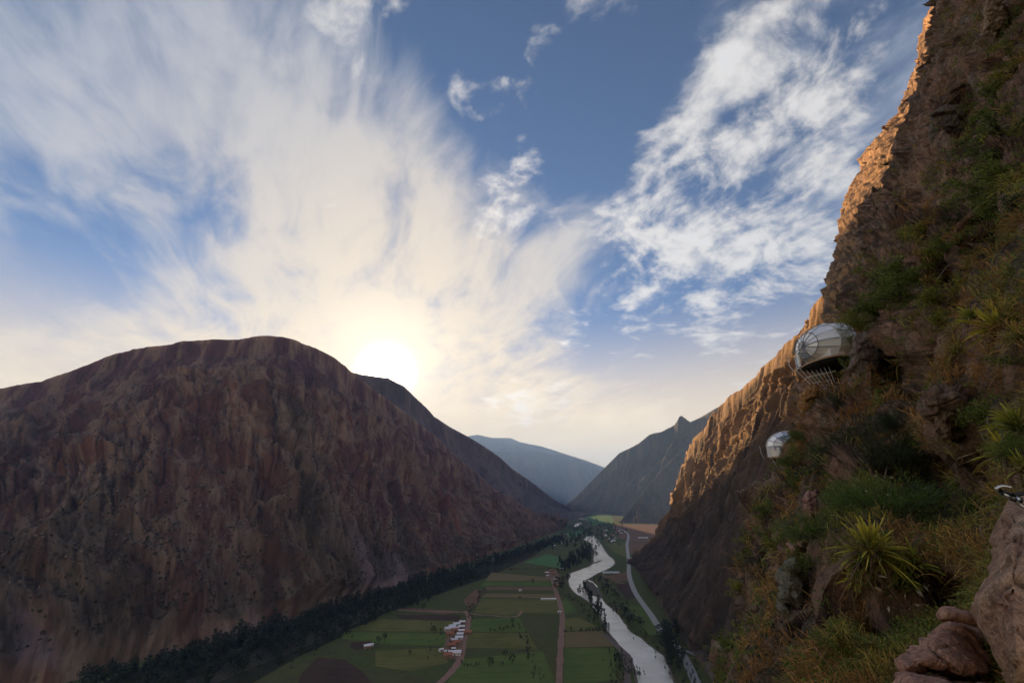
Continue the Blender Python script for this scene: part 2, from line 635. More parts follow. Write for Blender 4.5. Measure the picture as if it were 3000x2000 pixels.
def col_left(V, n_, vv, s_, g1, g2, rock, crag):
    flat = V.reshape(-1, 3)
    sh = vv.shape
    big = fbm(FLOW / 170, 4, seed=101).reshape(sh)
    mid = fbm(FLOW / 42, 5, .6, seed=111).reshape(sh)
    red = fbm(FLOW / 75, 4, seed=121).reshape(sh)
    soil, olive, purple, pale, redc = c3_(.172, .078, .052), c3_(.125, .080, .040), c3_(.155, .078, .070), c3_(.34, .225, .15), c3_(.25, .075, .045)
    c = np.ones(sh + (3,)) * soil
    c = lerp(c, olive, sstep(big + .3 * mid, -.05, .35))
    c = lerp(c, purple, sstep(vv + .2 * big, .62, .95))
    c = lerp(c, redc, .7 * sstep(red, .22, .5))
    c = lerp(c, pale, .75 * sstep(crag + .6 * mid, .35, .8))
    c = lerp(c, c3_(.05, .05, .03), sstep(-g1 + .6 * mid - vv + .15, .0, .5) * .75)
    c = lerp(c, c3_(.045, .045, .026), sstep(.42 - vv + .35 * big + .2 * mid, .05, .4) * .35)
    # fans of pale scree let down by the gullies
    for (px, py, w0, h0) in ((745, 1812, 26, 62), (1160, 1655, 42, 62), (1075, 1665, 26, 88), (70, 1830, 60, 90), (1060, 1600, 30, 90)):
        q = G(px, py, 20.0)
        # position on the slope nearest the line of sight
        r = ray(px, py)
        rel = flat - np.array([0, 0, CAM_H])
        depth = rel @ np.array([0, CP, SP])
        u = rel[:, 0] / depth * FPX + 1500
        w = -(rel @ np.array([0, -SP, CP])) / depth * FPX + 1000
        wide = w0 * (.25 + np.clip((w - (py - h0)) / (2 * h0), 0, 1))
        tilt = (w - py) * .45
        m = np.exp(-((u - px - tilt) / np.maximum(wide, 3)) ** 4) * sstep(w, py - h0, py - h0 * .3) * (1 - sstep(w, py + h0, py + h0 * 1.6))
        m = m * (.75 + .5 * fbm(flat / 25, 3, seed=77))
        c = lerp(c, c3_(.235, .165, .155), np.clip(m.reshape(sh), 0, 1) * .9)
    return c


def col_plain(base, light, dark, sc):
    def fn(V, n_, vv, s_, g1, g2, rock, crag):
        sh = vv.shape
        flat = V.reshape(-1, 3)
        big = fbm(FLOW / sc * 1.5, 5, .55, seed=131).reshape(sh)
        c = np.ones(sh + (3,)) * c3_(*base)
        c = lerp(c, c3_(*light), sstep(big + .4 * crag, .05, .6) * .8)
        c = lerp(c, c3_(*dark), sstep(-g1 + .4 * big, .0, .5) * .8)
        return c
    return fn


m_mtn = terrain_mat('mountain_soil', 7.0, 4.0, .5)
m_slope = terrain_mat('slope_rock', 5.0, 1.8)
m_far = terrain_mat('far_mountain_soil', 40.0, 12.0)

footA = [(0, -1100, 2260, None), (.13, -250, 2100, None), (.23, 230, 1999, None), (.36, 500, 1918, None), (.48, 746, 1860, None),
         (.58, 950, 1800, None), (.68, 1110, 1737, None), (.78, 1296, 1674, None), (.9, 1480, 1614, None), (1, 1655, 1548, None)]
skyA = [(0, -900, 1420, 1200), (.07, -300, 1215, 1330), (.14, 0, 1138, 1400), (.18, 120, 1120, 1420), (.21, 200, 1096, 1440), (.24, 260, 1072, 1450),
        (.27, 320, 1044, 1460), (.31, 390, 1026, 1470), (.34, 450, 1019, 1480), (.39, 540, 1004, 1490), (.44, 630, 996, 1500), (.475, 700, 997, 1510),
        (.5, 745, 989, 1515), (.515, 775, 985, 1520), (.54, 825, 990, 1530), (.56, 865, 1000, 1540), (.575, 900, 1015, 1560), (.59, 925, 1023, 1570),
        (.61, 976, 1051, 1600), (.63, 1011, 1073, 1620), (.65, 1045, 1100, 1640), (.69, 1107, 1152, 1700), (.735, 1168, 1197, 1780),
        (.78, 1233, 1246, 1860), (.82, 1283, 1289, 1930), (.855, 1330, 1334, 2000), (.89, 1382, 1376, 2080), (.93, 1446, 1432, 2180), (.97, 1560, 1500, 2300),
        (1, 1655, 1546, None)]
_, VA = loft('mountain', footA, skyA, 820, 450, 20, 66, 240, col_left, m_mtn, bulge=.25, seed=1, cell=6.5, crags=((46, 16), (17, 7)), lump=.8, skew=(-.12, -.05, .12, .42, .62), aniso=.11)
footB = [(0, 1100, 1700, None), (.3, 1330, 1640, None), (.6, 1540, 1570, None), (.85, 1650, 1532, None), (1, 1735, 1508, None)]
skyB = [(0, 900, 1090, 2150), (.1, 1000, 1085, 2250), (.17, 1060, 1098, 2300), (.25, 1137, 1107, 2350), (.29, 1183, 1131, 2400), (.32, 1214, 1162, 2450),
        (.36, 1256, 1202, 2500), (.375, 1271, 1220, 2520), (.42, 1313, 1248, 2600), (.48, 1371, 1279, 2700), (.53, 1420, 1309, 2800), (.58, 1463, 1338, 2900),
        (.63, 1501, 1373, 3000), (.69, 1543, 1401, 3150), (.76, 1589, 1436, 3350), (.82, 1623, 1463, 3500), (.9, 1672, 1487, 3700), (1, 1735, 1507, None)]
loft('mountain', footB, skyB, 460, 170, 16, 22, 170, col_plain((.18, .13, .12), (.26, .18, .155), (.11, .095, .08), 220), m_mtn, bulge=.1, seed=2, cell=12)
# unseen range behind it, added to keep the sun off the far valley
footBlocker = [(0, 900, 1478, 6200), (1, 1520, 1478, 6600)]
skyBlocker = [(0, 950, 1330, 6800), (.2, 1080, 1320, 6900), (.4, 1220, 1315, 7000), (.55, 1310, 1318, 7000), (.7, 1380, 1335, 7000), (.82, 1440, 1370, 7000), (.92, 1500, 1420, 6900), (1, 1540, 1470, 6800)]
loft('mountain', footBlocker, skyBlocker, 120, 60, 25, 40, 400, col_plain((.11, .09, .07), (.15, .12, .09), (.07, .07, .05), 500), m_far, seed=8, back=(1500, 900), keep_ridge=.05)
# hazy ranges closing the valley
footC = [(0, 1250, 1485, 8000), (1, 1950, 1485, 9000)]
skyC = [(0, 1250, 1330, 9000), (.3, 1455, 1322, 9200), (.4, 1520, 1328, 9300), (.5, 1589, 1324, 9400), (.54, 1619, 1333, 9400), (.57, 1635, 1329, 9400),
        (.65, 1685, 1344, 9500), (.72, 1742, 1365, 9600), (.8, 1775, 1390, 9800), (1, 1950, 1420, 10000)]
loft('mountain', footC, skyC, 200, 80, 60, 90, 600, col_plain((.08, .08, .06), (.12, .11, .08), (.05, .06, .04), 700), m_far, seed=3, back=(2500, 1300), keep_ridge=.08)
footC2 = [(0, 1150, 1470, 11000), (1, 1900, 1470, 11000)]
skyC2 = [(0, 1150, 1320, 11500), (.28, 1371, 1278, 11500), (.32, 1398, 1273, 11500), (.38, 1440, 1282, 11500), (.46, 1497, 1283, 11500), (.5, 1520, 1294, 11500), (.6, 1589, 1308, 11600),
         (.8, 1720, 1350, 11800), (1, 1900, 1420, 12000)]
loft('mountain', footC2, skyC2, 160, 60, 60, 90, 700, col_plain((.08, .08, .06), (.11, .1, .08), (.05, .06, .04), 900), m_far, seed=4, back=(2500, 2200), keep_ridge=.08)
# right side of the valley
footD = [(0, 1660, 1502, None), (.25, 1760, 1504, None), (.6, 1850, 1512, None), (1, 2150, 1530, None)]
skyD = [(0, 1648, 1488, 4300), (.1, 1700, 1443, 4100), (.2, 1761, 1381, 3900), (.3, 1815, 1327, 3700), (.38, 1852, 1309, 3550), (.42, 1872, 1299, 3500), (.48, 1903, 1273, 3400), (.55, 1937, 1265, 3300),
        (.63, 1979, 1243, 3200), (.652, 1991, 1220, 3150), (.665, 1997, 1219, 3140), (.69, 2010, 1230, 3100), (.71, 2021, 1238, 3080), (.77, 2052, 1223, 3000), (.87, 2105, 1192, 2850), (1, 2210, 1110, 2600)]
loft('mountain', footD, skyD, 300, 160, 30, 55, 240, col_plain((.12, .10, .07), (.2, .14, .09), (.06, .055, .04), 300), m_mtn, seed=5, bulge=-.1, cell=13)
footE = [(0, 1822, 1533, None), (.4, 1890, 1534, None), (1, 2080, 1536, None)]
skyE = [(0, 1815, 1531, None), (.2, 1845, 1492, 2800), (.4, 1880, 1446, 2900), (.6, 1933, 1381, 3020), (.8, 1987, 1327, 3150), (1, 2100, 1215, 3400)]
loft('mountain', footE, skyE, 220, 160, 14, 22, 130, col_plain((.12, .085, .06), (.2, .13, .08), (.05, .045, .035), 150), m_slope, seed=6, cell=9)
footF = [(0, 2700, 2500, None), (.16, 2250, 2160, None), (.3, 2085, 2000, None), (.42, 2010, 1890, None), (.55, 1950, 1800, None), (.68, 1895, 1715, None), (.82, 1868, 1675, None), (1, 1850, 1652, None)]
midF = [(0, 2900, 1500, 200), (.16, 2560, 1180, 330), (.26, 2400, 1070, 400), (.34, 2310, 1130, 460), (.42, 2240, 1200, 530), (.5, 2180, 1285, 620), (.58, 2110, 1362, 720), (.66, 2050, 1440, 830),
        (.74, 2005, 1490, 930), (.82, 1968, 1532, 1010), (.9, 1918, 1580, 1090), (1, 1850, 1650, None)]
skyF = [(0, 2900, 1250, 200), (.1, 2700, 1120, 290), (.2, 2530, 960, 370), (.25, 2450, 885, 410), (.28, 2412, 868, 430), (.34, 2360, 945, 480), (.4, 2300, 1022, 545), (.47, 2232, 1088, 630),
        (.55, 2150, 1160, 740), (.62, 2095, 1214, 840), (.7, 2035, 1290, 940), (.77, 2002, 1360, 1020), (.82, 1990, 1418, 1060), (.88, 1978, 1490, 1100), (.94, 1920, 1574, 1150), (1, 1850, 1648, None)]


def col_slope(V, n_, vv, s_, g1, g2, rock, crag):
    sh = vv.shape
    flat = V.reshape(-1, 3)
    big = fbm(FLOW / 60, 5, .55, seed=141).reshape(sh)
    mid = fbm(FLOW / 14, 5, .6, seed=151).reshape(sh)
    c = lerp(np.ones(sh + (3,)) * c3_(.115, .085, .066), c3_(.24, .135, .065), sstep(vv + .25 * big, .42, .72))  # shaded lower face and sunlit upper band are deepened in the colour
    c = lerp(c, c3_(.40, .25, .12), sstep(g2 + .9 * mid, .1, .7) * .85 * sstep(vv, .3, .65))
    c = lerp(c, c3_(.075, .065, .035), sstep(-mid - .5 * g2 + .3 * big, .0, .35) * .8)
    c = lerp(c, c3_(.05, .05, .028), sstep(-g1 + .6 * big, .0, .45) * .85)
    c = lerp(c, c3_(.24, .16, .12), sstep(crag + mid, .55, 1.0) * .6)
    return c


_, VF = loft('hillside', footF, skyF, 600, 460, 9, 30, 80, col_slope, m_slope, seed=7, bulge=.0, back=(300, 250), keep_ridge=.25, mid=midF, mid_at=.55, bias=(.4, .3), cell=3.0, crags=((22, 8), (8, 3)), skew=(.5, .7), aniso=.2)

# ------------------------------------------------------------------ valley floor
xs = np.concatenate([np.linspace(-8800, -600, 40), np.linspace(-560, 900, 60), np.linspace(1000, 8800, 40)])
ys = np.concatenate([np.linspace(-1500, 200, 16), np.linspace(240, 3000, 120), np.linspace(3100, 21500, 70)])
GX, GY = np.meshgrid(xs, ys)


def ground_mat():
    def fn(t, b, out):
        ob = t.n('ShaderNodeTexCoord').outputs['Object']
        n1 = t.noise(ob, .006, 5, .6)
        n2 = t.noise(ob, .08, 5, .65)
        n3 = t.noise(ob, .6, 4, .7)
        c = t.mix(t.smooth(n1, .35, .65), (0.099, 0.133, 0.037), (0.140, 0.133, 0.050))
        c = t.mix(t.smooth(n2, .45, .75), c, (0.112, 0.090, 0.057))
        c = t.mix(t.math('MULTIPLY', n3, .6), c, (.025, .034, .014))
        t.put(b.inputs['Base Color'], c)
        b.inputs['Specular IOR Level'].default_value = .05
        bump(t, b, t.math('ADD', n2, n3), .5, .6)
    return material('valley_grass', fn)


gv = np.stack([GX, GY, np.zeros_like(GX)], -1).reshape(-1, 3)
link('ground', mesh_np('ground', gv, grid_faces(len(xs), len(ys)), ground_mat(), True), kind='structure')

# HAZE
hz = bpy.data.materials.new('haze')
hz.use_nodes = True
H = NT(hz.node_tree)
ho = H.n('ShaderNodeOutputMaterial')
pv = H.n('ShaderNodeVolumePrincipled')
pv.inputs['Color'].default_value = (.32, .54, 1.0, 1)
pv.inputs['Density'].default_value = 6.5e-5
pv.inputs['Anisotropy'].default_value = .15
H.t.links.new(pv.outputs[0], ho.inputs['Volume'])
b0, b1 = np.array([-9000, -1700, -60.]), np.array([9000, 22000, 1900.])
hv = np.array([[(b0, b1)[i][0], (b0, b1)[j][1], (b0, b1)[k][2]] for i in (0, 1) for j in (0, 1) for k in (0, 1)])
hf = np.array([[0, 1, 3, 2], [4, 6, 7, 5], [0, 4, 5, 1], [2, 3, 7, 6], [0, 2, 6, 4], [1, 5, 7, 3]])
link('haze', mesh_np('haze', hv, hf, hz, False), kind='stuff')

# ------------------------------------------------------------------ fields, river, roads


def poly(name, pts, z, mat, **props):
    import bmesh
    bm = bmesh.new()
    w = G(np.array([p[0] for p in pts], float), np.array([p[1] for p in pts], float), z)
    vs = [bm.verts.new(tuple(q)) for q in w]
    f = bm.faces.new(vs)
    if f.normal.z < 0:
        bmesh.ops.reverse_faces(bm, faces=[f])
    bmesh.ops.triangulate(bm, faces=bm.faces[:])
    bm.normal_update()
    for f in bm.faces:
        if f.normal.z < 0:
            f.normal_flip()
    me = bpy.data.meshes.new(name)
    bm.to_mesh(me)
    bm.free()
    me.materials.append(mat)
    return link(name, me, kind='structure', **props)


def smooth_path(w, n_):
    w = np.asarray(w, float)
    t = np.concatenate([[0], np.cumsum(np.linalg.norm(np.diff(w, axis=0), axis=1))])
    tt = np.linspace(0, t[-1], n_)
    m = np.gradient(w, t, axis=0)
    k = np.clip(np.searchsorted(t, tt, side='right') - 1, 0, len(t) - 2)
    h = (t[k + 1] - t[k])[:, None]
    u = ((tt - t[k])[:, None]) / h
    return ((2 * u**3 - 3 * u**2 + 1) * w[k] + (u**3 - 2 * u**2 + u) * h * m[k] + (-2 * u**3 + 3 * u**2) * w[k + 1] + (u**3 - u**2) * h * m[k + 1])


def ribbon(name, pts, width, z, mat, n_=80, wob=.5):
    w = G(np.array([p[0] for p in pts], float), np.array([p[1] for p in pts], float), z)
    c = smooth_path(w, n_)
    tg = np.gradient(c, axis=0)
    tg /= np.linalg.norm(tg, axis=1)[:, None]
    nr = np.stack([-tg[:, 1], tg[:, 0], 0 * tg[:, 0]], -1)
    hw = width / 2 + wob * perlin(np.stack([np.arange(n_) * .37, np.full(n_, .3), np.full(n_, width)], -1), 3)
    V = np.stack([c - nr * hw[:, None], c + nr * hw[:, None]], 1).reshape(-1, 3)
    a = np.arange(n_ - 1) * 2
    return link(name, mesh_np(name, V, np.stack([a, a + 2, a + 3, a + 1], -1), mat, True), kind='structure')


def field_mat(name, a, b_, ang):
    def fn(t, b, out):
        ob = t.n('ShaderNodeTexCoord').outputs['Object']
        x, y, z = t.sep(ob)
        ca_, sa_ = math.cos(ang), math.sin(ang)
        u = t.math('ADD', t.math('MULTIPLY', x, ca_), t.math('MULTIPLY', y, sa_))
        v_ = t.math('SUBTRACT', t.math('MULTIPLY', y, ca_), t.math('MULTIPLY', x, sa_))
        rows = t.noise(t.comb(t.math('MULTIPLY', u, .012), t.math('MULTIPLY', v_, .42), 0.0), 1.0, 4, .65)
        n1 = t.noise(ob, .03, 5, .65)
        n2 = t.noise(ob, .5, 4, .7)
        k = t.math('ADD', t.math('MULTIPLY', rows, .5), t.math('MULTIPLY', n1, .5))
        c = t.mix(t.smooth(k, .41, .59), a, b_)
        c = t.mix(t.math('MULTIPLY', n2, .5), c, tuple(.55 * q for q in a))
        t.put(b.inputs['Base Color'], c)
        b.inputs['Specular IOR Level'].default_value = .05
        bump(t, b, t.math('ADD', n2, rows), .5, .4)
    return material(name, fn)


fm_g1 = field_mat('field_green', (0.097, 0.151, 0.041), (0.157, 0.200, 0.054), .1)
fm_g2 = field_mat('field_olive', (0.132, 0.143, 0.041), (0.217, 0.191, 0.066), .0)
fm_teal = field_mat('field_young', (0.090, 0.208, 0.073), (0.127, 0.255, 0.093), .0)
fm_brown = field_mat('field_fallow', (0.196, 0.116, 0.076), (0.255, 0.153, 0.099), .05)
fm_red = field_mat('field_ploughed', (.075, .048, .036), (.105, .066, .048), -.3)
fm_ochre = field_mat('field_stubble', (0.204, 0.162, 0.071), (0.255, 0.187, 0.093), 0)
FIELDS = [
    ([(1535, 1646), (1640, 1663), (1648, 1632), (1602, 1622)], fm_teal), ([(1440, 1676), (1605, 1690), (1610, 1700), (1420, 1700)], fm_ochre),
    ([(1420, 1702), (1612, 1702), (1615, 1716), (1410, 1716)], fm_g1), ([(1424, 1718), (1620, 1718), (1622, 1728), (1422, 1726)], fm_brown),
    ([(1422, 1738), (1628, 1738), (1632, 1752), (1412, 1748)], fm_ochre), ([(1410, 1752), (1634, 1756), (1640, 1795), (1530, 1795), (1490, 1802), (1390, 1793), (1400, 1770)], fm_g2),
    ([(1357, 1758), (1392, 1726), (1421, 1727), (1398, 1765), (1373, 1786)], fm_brown), ([(1170, 1785), (1190, 1779), (1358, 1789), (1300, 1798)], fm_brown),
    ([(1150, 1800), (1350, 1800), (1345, 1816), (1180, 1812)], fm_red), ([(1060, 1830), (1110, 1812), (1345, 1820), (1330, 1850), (1020, 1846)], fm_g2),
    ([(1010, 1850), (1328, 1854), (1310, 1890), (1130, 1886), (1060, 1874), (1000, 1870)], fm_g1),
    ([(1030, 1879), (1088, 1876), (1092, 1900), (1040, 1902), (1024, 1892)], fm_red), ([(880, 1975), (930, 1925), (1010, 1930), (1060, 1965), (1100, 2010), (960, 2040), (870, 2020)], fm_red),
    ([(1385, 1812), (1520, 1808), (1545, 1850), (1370, 1848)], fm_g1), ([(1365, 1852), (1548, 1854), (1575, 1900), (1360, 1895)], fm_g2),
    ([(1640, 1810), (1700, 1808), (1760, 1840), (1648, 1848)], fm_g2), ([(1655, 1850), (1770, 1846), (1800, 1892), (1655, 1895)], fm_ochre),
    ([(1655, 1898), (1800, 1896), (1808, 1990), (1650, 2010)], fm_g1), ([(1350, 1930), (1590, 1905), (1632, 2010), (1305, 2010)], fm_g1),
    ([(1640, 1760), (1660, 1752), (1690, 1790), (1646, 1800)], fm_g1), ([(1100, 1905), (1300, 1895), (1312, 1940), (1200, 1965), (1100, 1950)], fm_g2),
    ([(1795, 1536), (1940, 1536), (1935, 1585), (1812, 1575)], fm_brown), ([(1835, 1576), (1915, 1578), (1905, 1586), (1838, 1586)], fm_brown), ([(1838, 1588), (1905, 1588), (1890, 1620), (1845, 1622)], fm_brown),
    ([(1772, 1590), (1832, 1590), (1835, 1632), (1800, 1618)], fm_g2), ([(1765, 1690), (1840, 1672), (1838, 1700), (1800, 1702)], fm_brown),
    ([(1800, 1712), (1846, 1705), (1862, 1752), (1835, 1752)], fm_red), ([(1835, 1770), (1880, 1775), (1935, 1860), (1880, 1855)], fm_g1),
    ([(1700, 1508), (1790, 1508), (1800, 1530), (1735, 1535)], fm_teal), ([(1660, 1560), (1705, 1552), (1700, 1566), (1665, 1572)], fm_teal),
]
fm_shade_scrub = field_mat('foot_shade_scrub', (.030, .032, .015), (.055, .050, .028), .5)  # dark scrub, with the shade of trees and terraces painted into its colour
FIELDS.insert(0, ([(200, 2040), (440, 1940), (746, 1855), (1169, 1722), (1456, 1640), (1640, 1575), (1560, 1630), (1430, 1690), (1260, 1748), (1120, 1800), (1000, 1864), (860, 1930), (740, 2000), (690, 2050)], fm_shade_scrub))
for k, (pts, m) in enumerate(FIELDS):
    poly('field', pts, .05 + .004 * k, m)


m_yard = flat_mat('yard_earth', (.16, .10, .065), (.25, .16, .105), .2, relief=.1)
poly('yard', [(1296, 1902), (1318, 1840), (1340, 1822), (1366, 1820), (1362, 1860), (1350, 1905), (1338, 1928), (1305, 1930)], .22, m_yard)
poly('yard', [(1596, 1672), (1628, 1668), (1640, 1684), (1632, 1722), (1622, 1722), (1618, 1696), (1598, 1694)], .22, m_yard)


def water_mat():
    def fn(t, b, out):
        ob = t.n('ShaderNodeTexCoord').outputs['Object']
        n1 = t.noise(ob, .05, 4, .6)
        n2 = t.noise(ob, .35, 5, .65, .4)
        n3 = t.noise(ob, 1.6, 4, .65)
        foam = t.smooth(t.math('ADD', n1, t.math('MULTIPLY', n2, .9)), .82, 1.15)
        riff = t.smooth(t.noise(ob, .018, 4, .6), .42, .6)
        c = t.mix(foam, (.60, .56, .45), (.72, .68, .58))
        c = t.mix(t.math('MULTIPLY', riff, .4), c, (.46, .42, .32))
        t.put(b.inputs['Base Color'], c)
        b.inputs['Roughness'].default_value = .14
        b.inputs['Specular IOR Level'].default_value = 1.0
        b.inputs['IOR'].default_value = 1.8
        bump(t, b, t.math('ADD', t.math('MULTIPLY', n2, 1.8), t.math('MULTIPLY', n3, .4)), .35, .8)
    return material('river_water', fn)


m_water = water_mat()
RIV = [  # left bank x, right bank x at a row of the photograph
    (2040, 1890, 1985), (2000, 1872, 1972), (1960, 1862, 1960), (1920, 1847, 1943), (1885, 1812, 1895), (1870, 1800, 1880), (1850, 1784, 1846), (1832, 1770, 1834), (1812, 1762, 1820), (1797, 1755, 1809),
    (1780, 1742, 1790), (1765, 1730, 1770), (1750, 1708, 1762), (1738, 1688, 1746), (1722, 1673, 1722), (1710, 1667, 1712), (1697, 1665, 1716), (1686, 1667, 1738), (1678, 1673, 1750), (1669, 1698, 1774), (1660, 1722, 1790), (1651, 1738, 1800), (1645, 1741, 1801), (1638, 1739, 1797),
    (1628, 1740, 1784), (1615, 1742, 1774), (1602, 1736, 1766), (1590, 1733, 1759), (1580, 1711, 1752), (1573, 1712, 1744), (1567, 1724, 1738)]
rv = []
sub = np.linspace(0, len(RIV) - 1, 160)
ry, rl, rr = (np.interp(sub, np.arange(len(RIV)), [q[k] for q in RIV]) for k in range(3))
jl = 2.2 * perlin(np.stack([sub * 2.3, 0 * sub, 0 * sub + .5], -1), 1) * (ry - 1480) / 300
jr = 2.2 * perlin(np.stack([sub * 2.3, 0 * sub, 0 * sub + 9.5], -1), 2) * (ry - 1480) / 300
L_, R_ = G(rl + jl, ry, .10), G(rr + jr, ry, .10)
nw = 8
RVW = np.stack([L_ + (R_ - L_) * k / (nw - 1) for k in range(nw)], 1)
link('river', mesh_np('river', RVW.reshape(-1, 3), grid_faces(nw, len(sub))[:, ::-1], m_water, True), kind='structure')
m_bank = flat_mat('bank_silt', (.10, .078, .055), (.17, .135, .10), .3, relief=.3)
wid = (R_ - L_)
BK = np.stack([L_ - wid * .09 + (0, 0, -.04), R_ + wid * .07 + (0, 0, -.04)], 1)
link('riverbank', mesh_np('riverbank', BK.reshape(-1, 3), grid_faces(2, len(sub))[:, ::-1], m_bank, True), kind='structure')
for pts in ([(1680, 1541), (1686, 1534), (1706, 1529), (1698, 1537), (1688, 1543)], [(1692, 1519), (1708, 1512), (1716, 1515), (1730, 1520), (1722, 1525), (1712, 1521)]):
    poly('river', pts, .12, m_water)
poly('river', [(1722, 1697), (1736, 1702), (1747, 1712), (1753, 1720), (1746, 1718), (1735, 1708), (1724, 1702)], .14, m_water)
m_bar = flat_mat('gravel_bar', (.09, .075, .055), (.15, .13, .10), .5, relief=.3)
poly('gravel_bar', [(1708, 1704), (1722, 1700), (1736, 1705), (1750, 1721), (1768, 1745), (1760, 1752), (1740, 1745), (1722, 1732), (1710, 1720)], .2, m_bar)
poly('gravel_bar', [(1738, 1648), (1755, 1641), (1764, 1638), (1758, 1644), (1744, 1650)], .2, m_bar)
poly('gravel_bar', [(1690, 1722), (1696, 1720), (1698, 1738), (1692, 1734)], .2, m_bar)

m_tar = flat_mat('road_asphalt', (.26, .25, .24), (.34, .32, .30), .2, rough=.6, spec=.4)
m_dirt = flat_mat('dirt_track', (.24, .135, .095), (.33, .2, .15), .25, relief=.1)
ROAD = [(2050, 2030), (2040, 2000), (2015, 1945), (1991, 1902), (1952, 1864), (1903, 1794), (1865, 1741), (1845, 1692), (1842, 1646), (1837, 1601), (1823, 1552), (1808, 1547), (1770, 1543)]
ribbon('road', ROAD, 8.5, .16, m_tar, 140, .2)
ribbon('road', [(2002, 1902), (2044, 1920), (2089, 1966), (2120, 2010)], 5, .3, m_tar, 40, .2)
ribbon('dirt_road', [(1616, 1690), (1628, 1730), (1640, 1766), (1647, 1801), (1646, 1845), (1643, 1888), (1638, 2000), (1637, 2040)], 6.5, .14, m_dirt, 90, .9)
ribbon('dirt_road', [(1250, 2030), (1287, 2000), (1322, 1966), (1344, 1937), (1354, 1899), (1360, 1867), (1371, 1828), (1371, 1800), (1362, 1788)], 6.5, .15, m_dirt, 90, .9)
ribbon('dirt_road', [(1372, 1794), (1392, 1798), (1440, 1801), (1488, 1806), (1516, 1803), (1524, 1795), (1529, 1788)], 4, .13, m_dirt, 60, .9)
ribbon('dirt_road', [(1165, 1785), (1230, 1789), (1300, 1790), (1362, 1793)], 5, .17, m_dirt, 60, 1.2)
ribbon('dirt_road', [(1770, 1855), (1800, 1885), (1823, 1906), (1838, 1959), (1837, 2000), (1836, 2030)], 6, .13, flat_mat('bank_track', (.13, .1, .085), (.2, .16, .14), .3), 60, .8)
ribbon('dirt_road', [(1765, 1682), (1800, 1700), (1840, 1712)], 5, .13, m_dirt, 30, .8)
# worked terraces along the foot of the left mountain
m_terr = flat_mat('terrace_earth', (.085, .07, .045), (.14, .115, .075), .15, relief=.3)
for k in range(7):
    o = k * 7
    ribbon('terrace_path', [(560 - o * .35, 2030 - o * .8), (700 - o * .35, 1968 - o * .8), (860 - o * .35, 1905 - o * .75), (1010 - o * .35, 1838 - o * .6), (1160 - o * .3, 1772 - o * .4)], 1.8, .2 + .03 * k, m_terr, 60, 1.2)

# ------------------------------------------------------------------ leaves, blades, tubes


def leaf_mat(name, c1v, c2v, trans=.35, rough=.55):
    def fn(t, b, out):
        at = t.n('ShaderNodeVertexColor')
        at.layer_name = 'Col'
        oi = t.n('ShaderNodeObjectInfo')
        x, y, z = t.sep(at.outputs[0])
        k = t.math('ADD', t.math('MULTIPLY', x, .8), t.math('MULTIPLY', oi.outputs['Random'], .25), clamp=True)
        c = t.mix(k, c1v, c2v)
        t.put(b.inputs['Base Color'], c)
        b.inputs['Roughness'].default_value = rough
        b.inputs['Specular IOR Level'].default_value = .35
        tr = t.n('ShaderNodeBsdfTranslucent')
        t.put(tr.inputs['Color'], c)
        mx = t.n('ShaderNodeMixShader')
        mx.inputs[0].default_value = trans
        t.t.links.new(b.outputs[0], mx.inputs[1])
        t.t.links.new(tr.outputs[0], mx.inputs[2])
        t.t.links.new(mx.outputs[0], out.inputs[0])
    return material(name, fn)


def vcol_leaf_mat(name, trans=.3):
    def fn(t, b, out):
        at = t.n('ShaderNodeVertexColor')
        at.layer_name = 'Col'
        t.put(b.inputs['Base Color'], at.outputs[0])
        b.inputs['Roughness'].default_value = .6
        b.inputs['Specular IOR Level'].default_value = .3
        tr = t.n('ShaderNodeBsdfTranslucent')
        t.put(tr.inputs['Color'], at.outputs[0])
        mx = t.n('ShaderNodeMixShader')
        mx.inputs[0].default_value = trans
        t.t.links.new(b.outputs[0], mx.inputs[1])
        t.t.links.new(tr.outputs[0], mx.inputs[2])
        t.t.links.new(mx.outputs[0], out.inputs[0])
    return material(name, fn)


def unit(v):
    return v / (np.linalg.norm(v, axis=-1, keepdims=True) + 1e-9)


def blades(base, dirs, length, width, droop, col0, col1, seg=3, rng=RNG):
    """arching tapered blades, one row per blade; returns verts, quads, colours"""
    n_ = len(base)
    dirs = unit(dirs)
    side = unit(np.cross(dirs, rng.normal(size=(n_, 3)) * .5 + np.array([0, 0, 1.0])))
    V, C = [], []
    for k in range(seg + 1):
        t = k / seg
        c = base + dirs * (length * t)[:, None] + np.array([0, 0, -1.0]) * (droop * length * t * t)[:, None]
        w = width * (1 - t) ** .7 * (.75 + .6 * t) + width * .06
        V += [c - side * w[:, None] * .5, c + side * w[:, None] * .5]
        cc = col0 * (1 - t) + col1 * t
        C += [cc, cc]
    V = np.stack(V, 1)
    C = np.stack(C, 1)
    k = np.arange(seg) * 2
    q = np.stack([k, k + 1, k + 3, k + 2], -1)
    F = (np.arange(n_) * (2 * seg + 2))[:, None, None] + q[None]
    return V.reshape(-1, 3), F.reshape(-1, 4), C.reshape(-1, 3)


def leaves(cent, nrm, length, width, shade, rng):
    """rhombic leaves; shade in 0..1 goes into the red of the colour layer"""
    n_ = len(cent)
    a = unit(np.cross(nrm, rng.normal(size=(n_, 3))))
    b_ = np.cross(unit(nrm), a)
    l_, w = length[:, None], width[:, None]
    fold = unit(nrm) * w * .25
    V = np.stack([cent - a * l_ * .5, cent + b_ * w * .5 + fold, cent + a * l_ * .5, cent - b_ * w * .5 + fold], 1).reshape(-1, 3)
    F = np.arange(n_ * 4).reshape(-1, 4)
    C = np.repeat(np.stack([shade] * 3, -1), 4, 0)
    return V, F, C


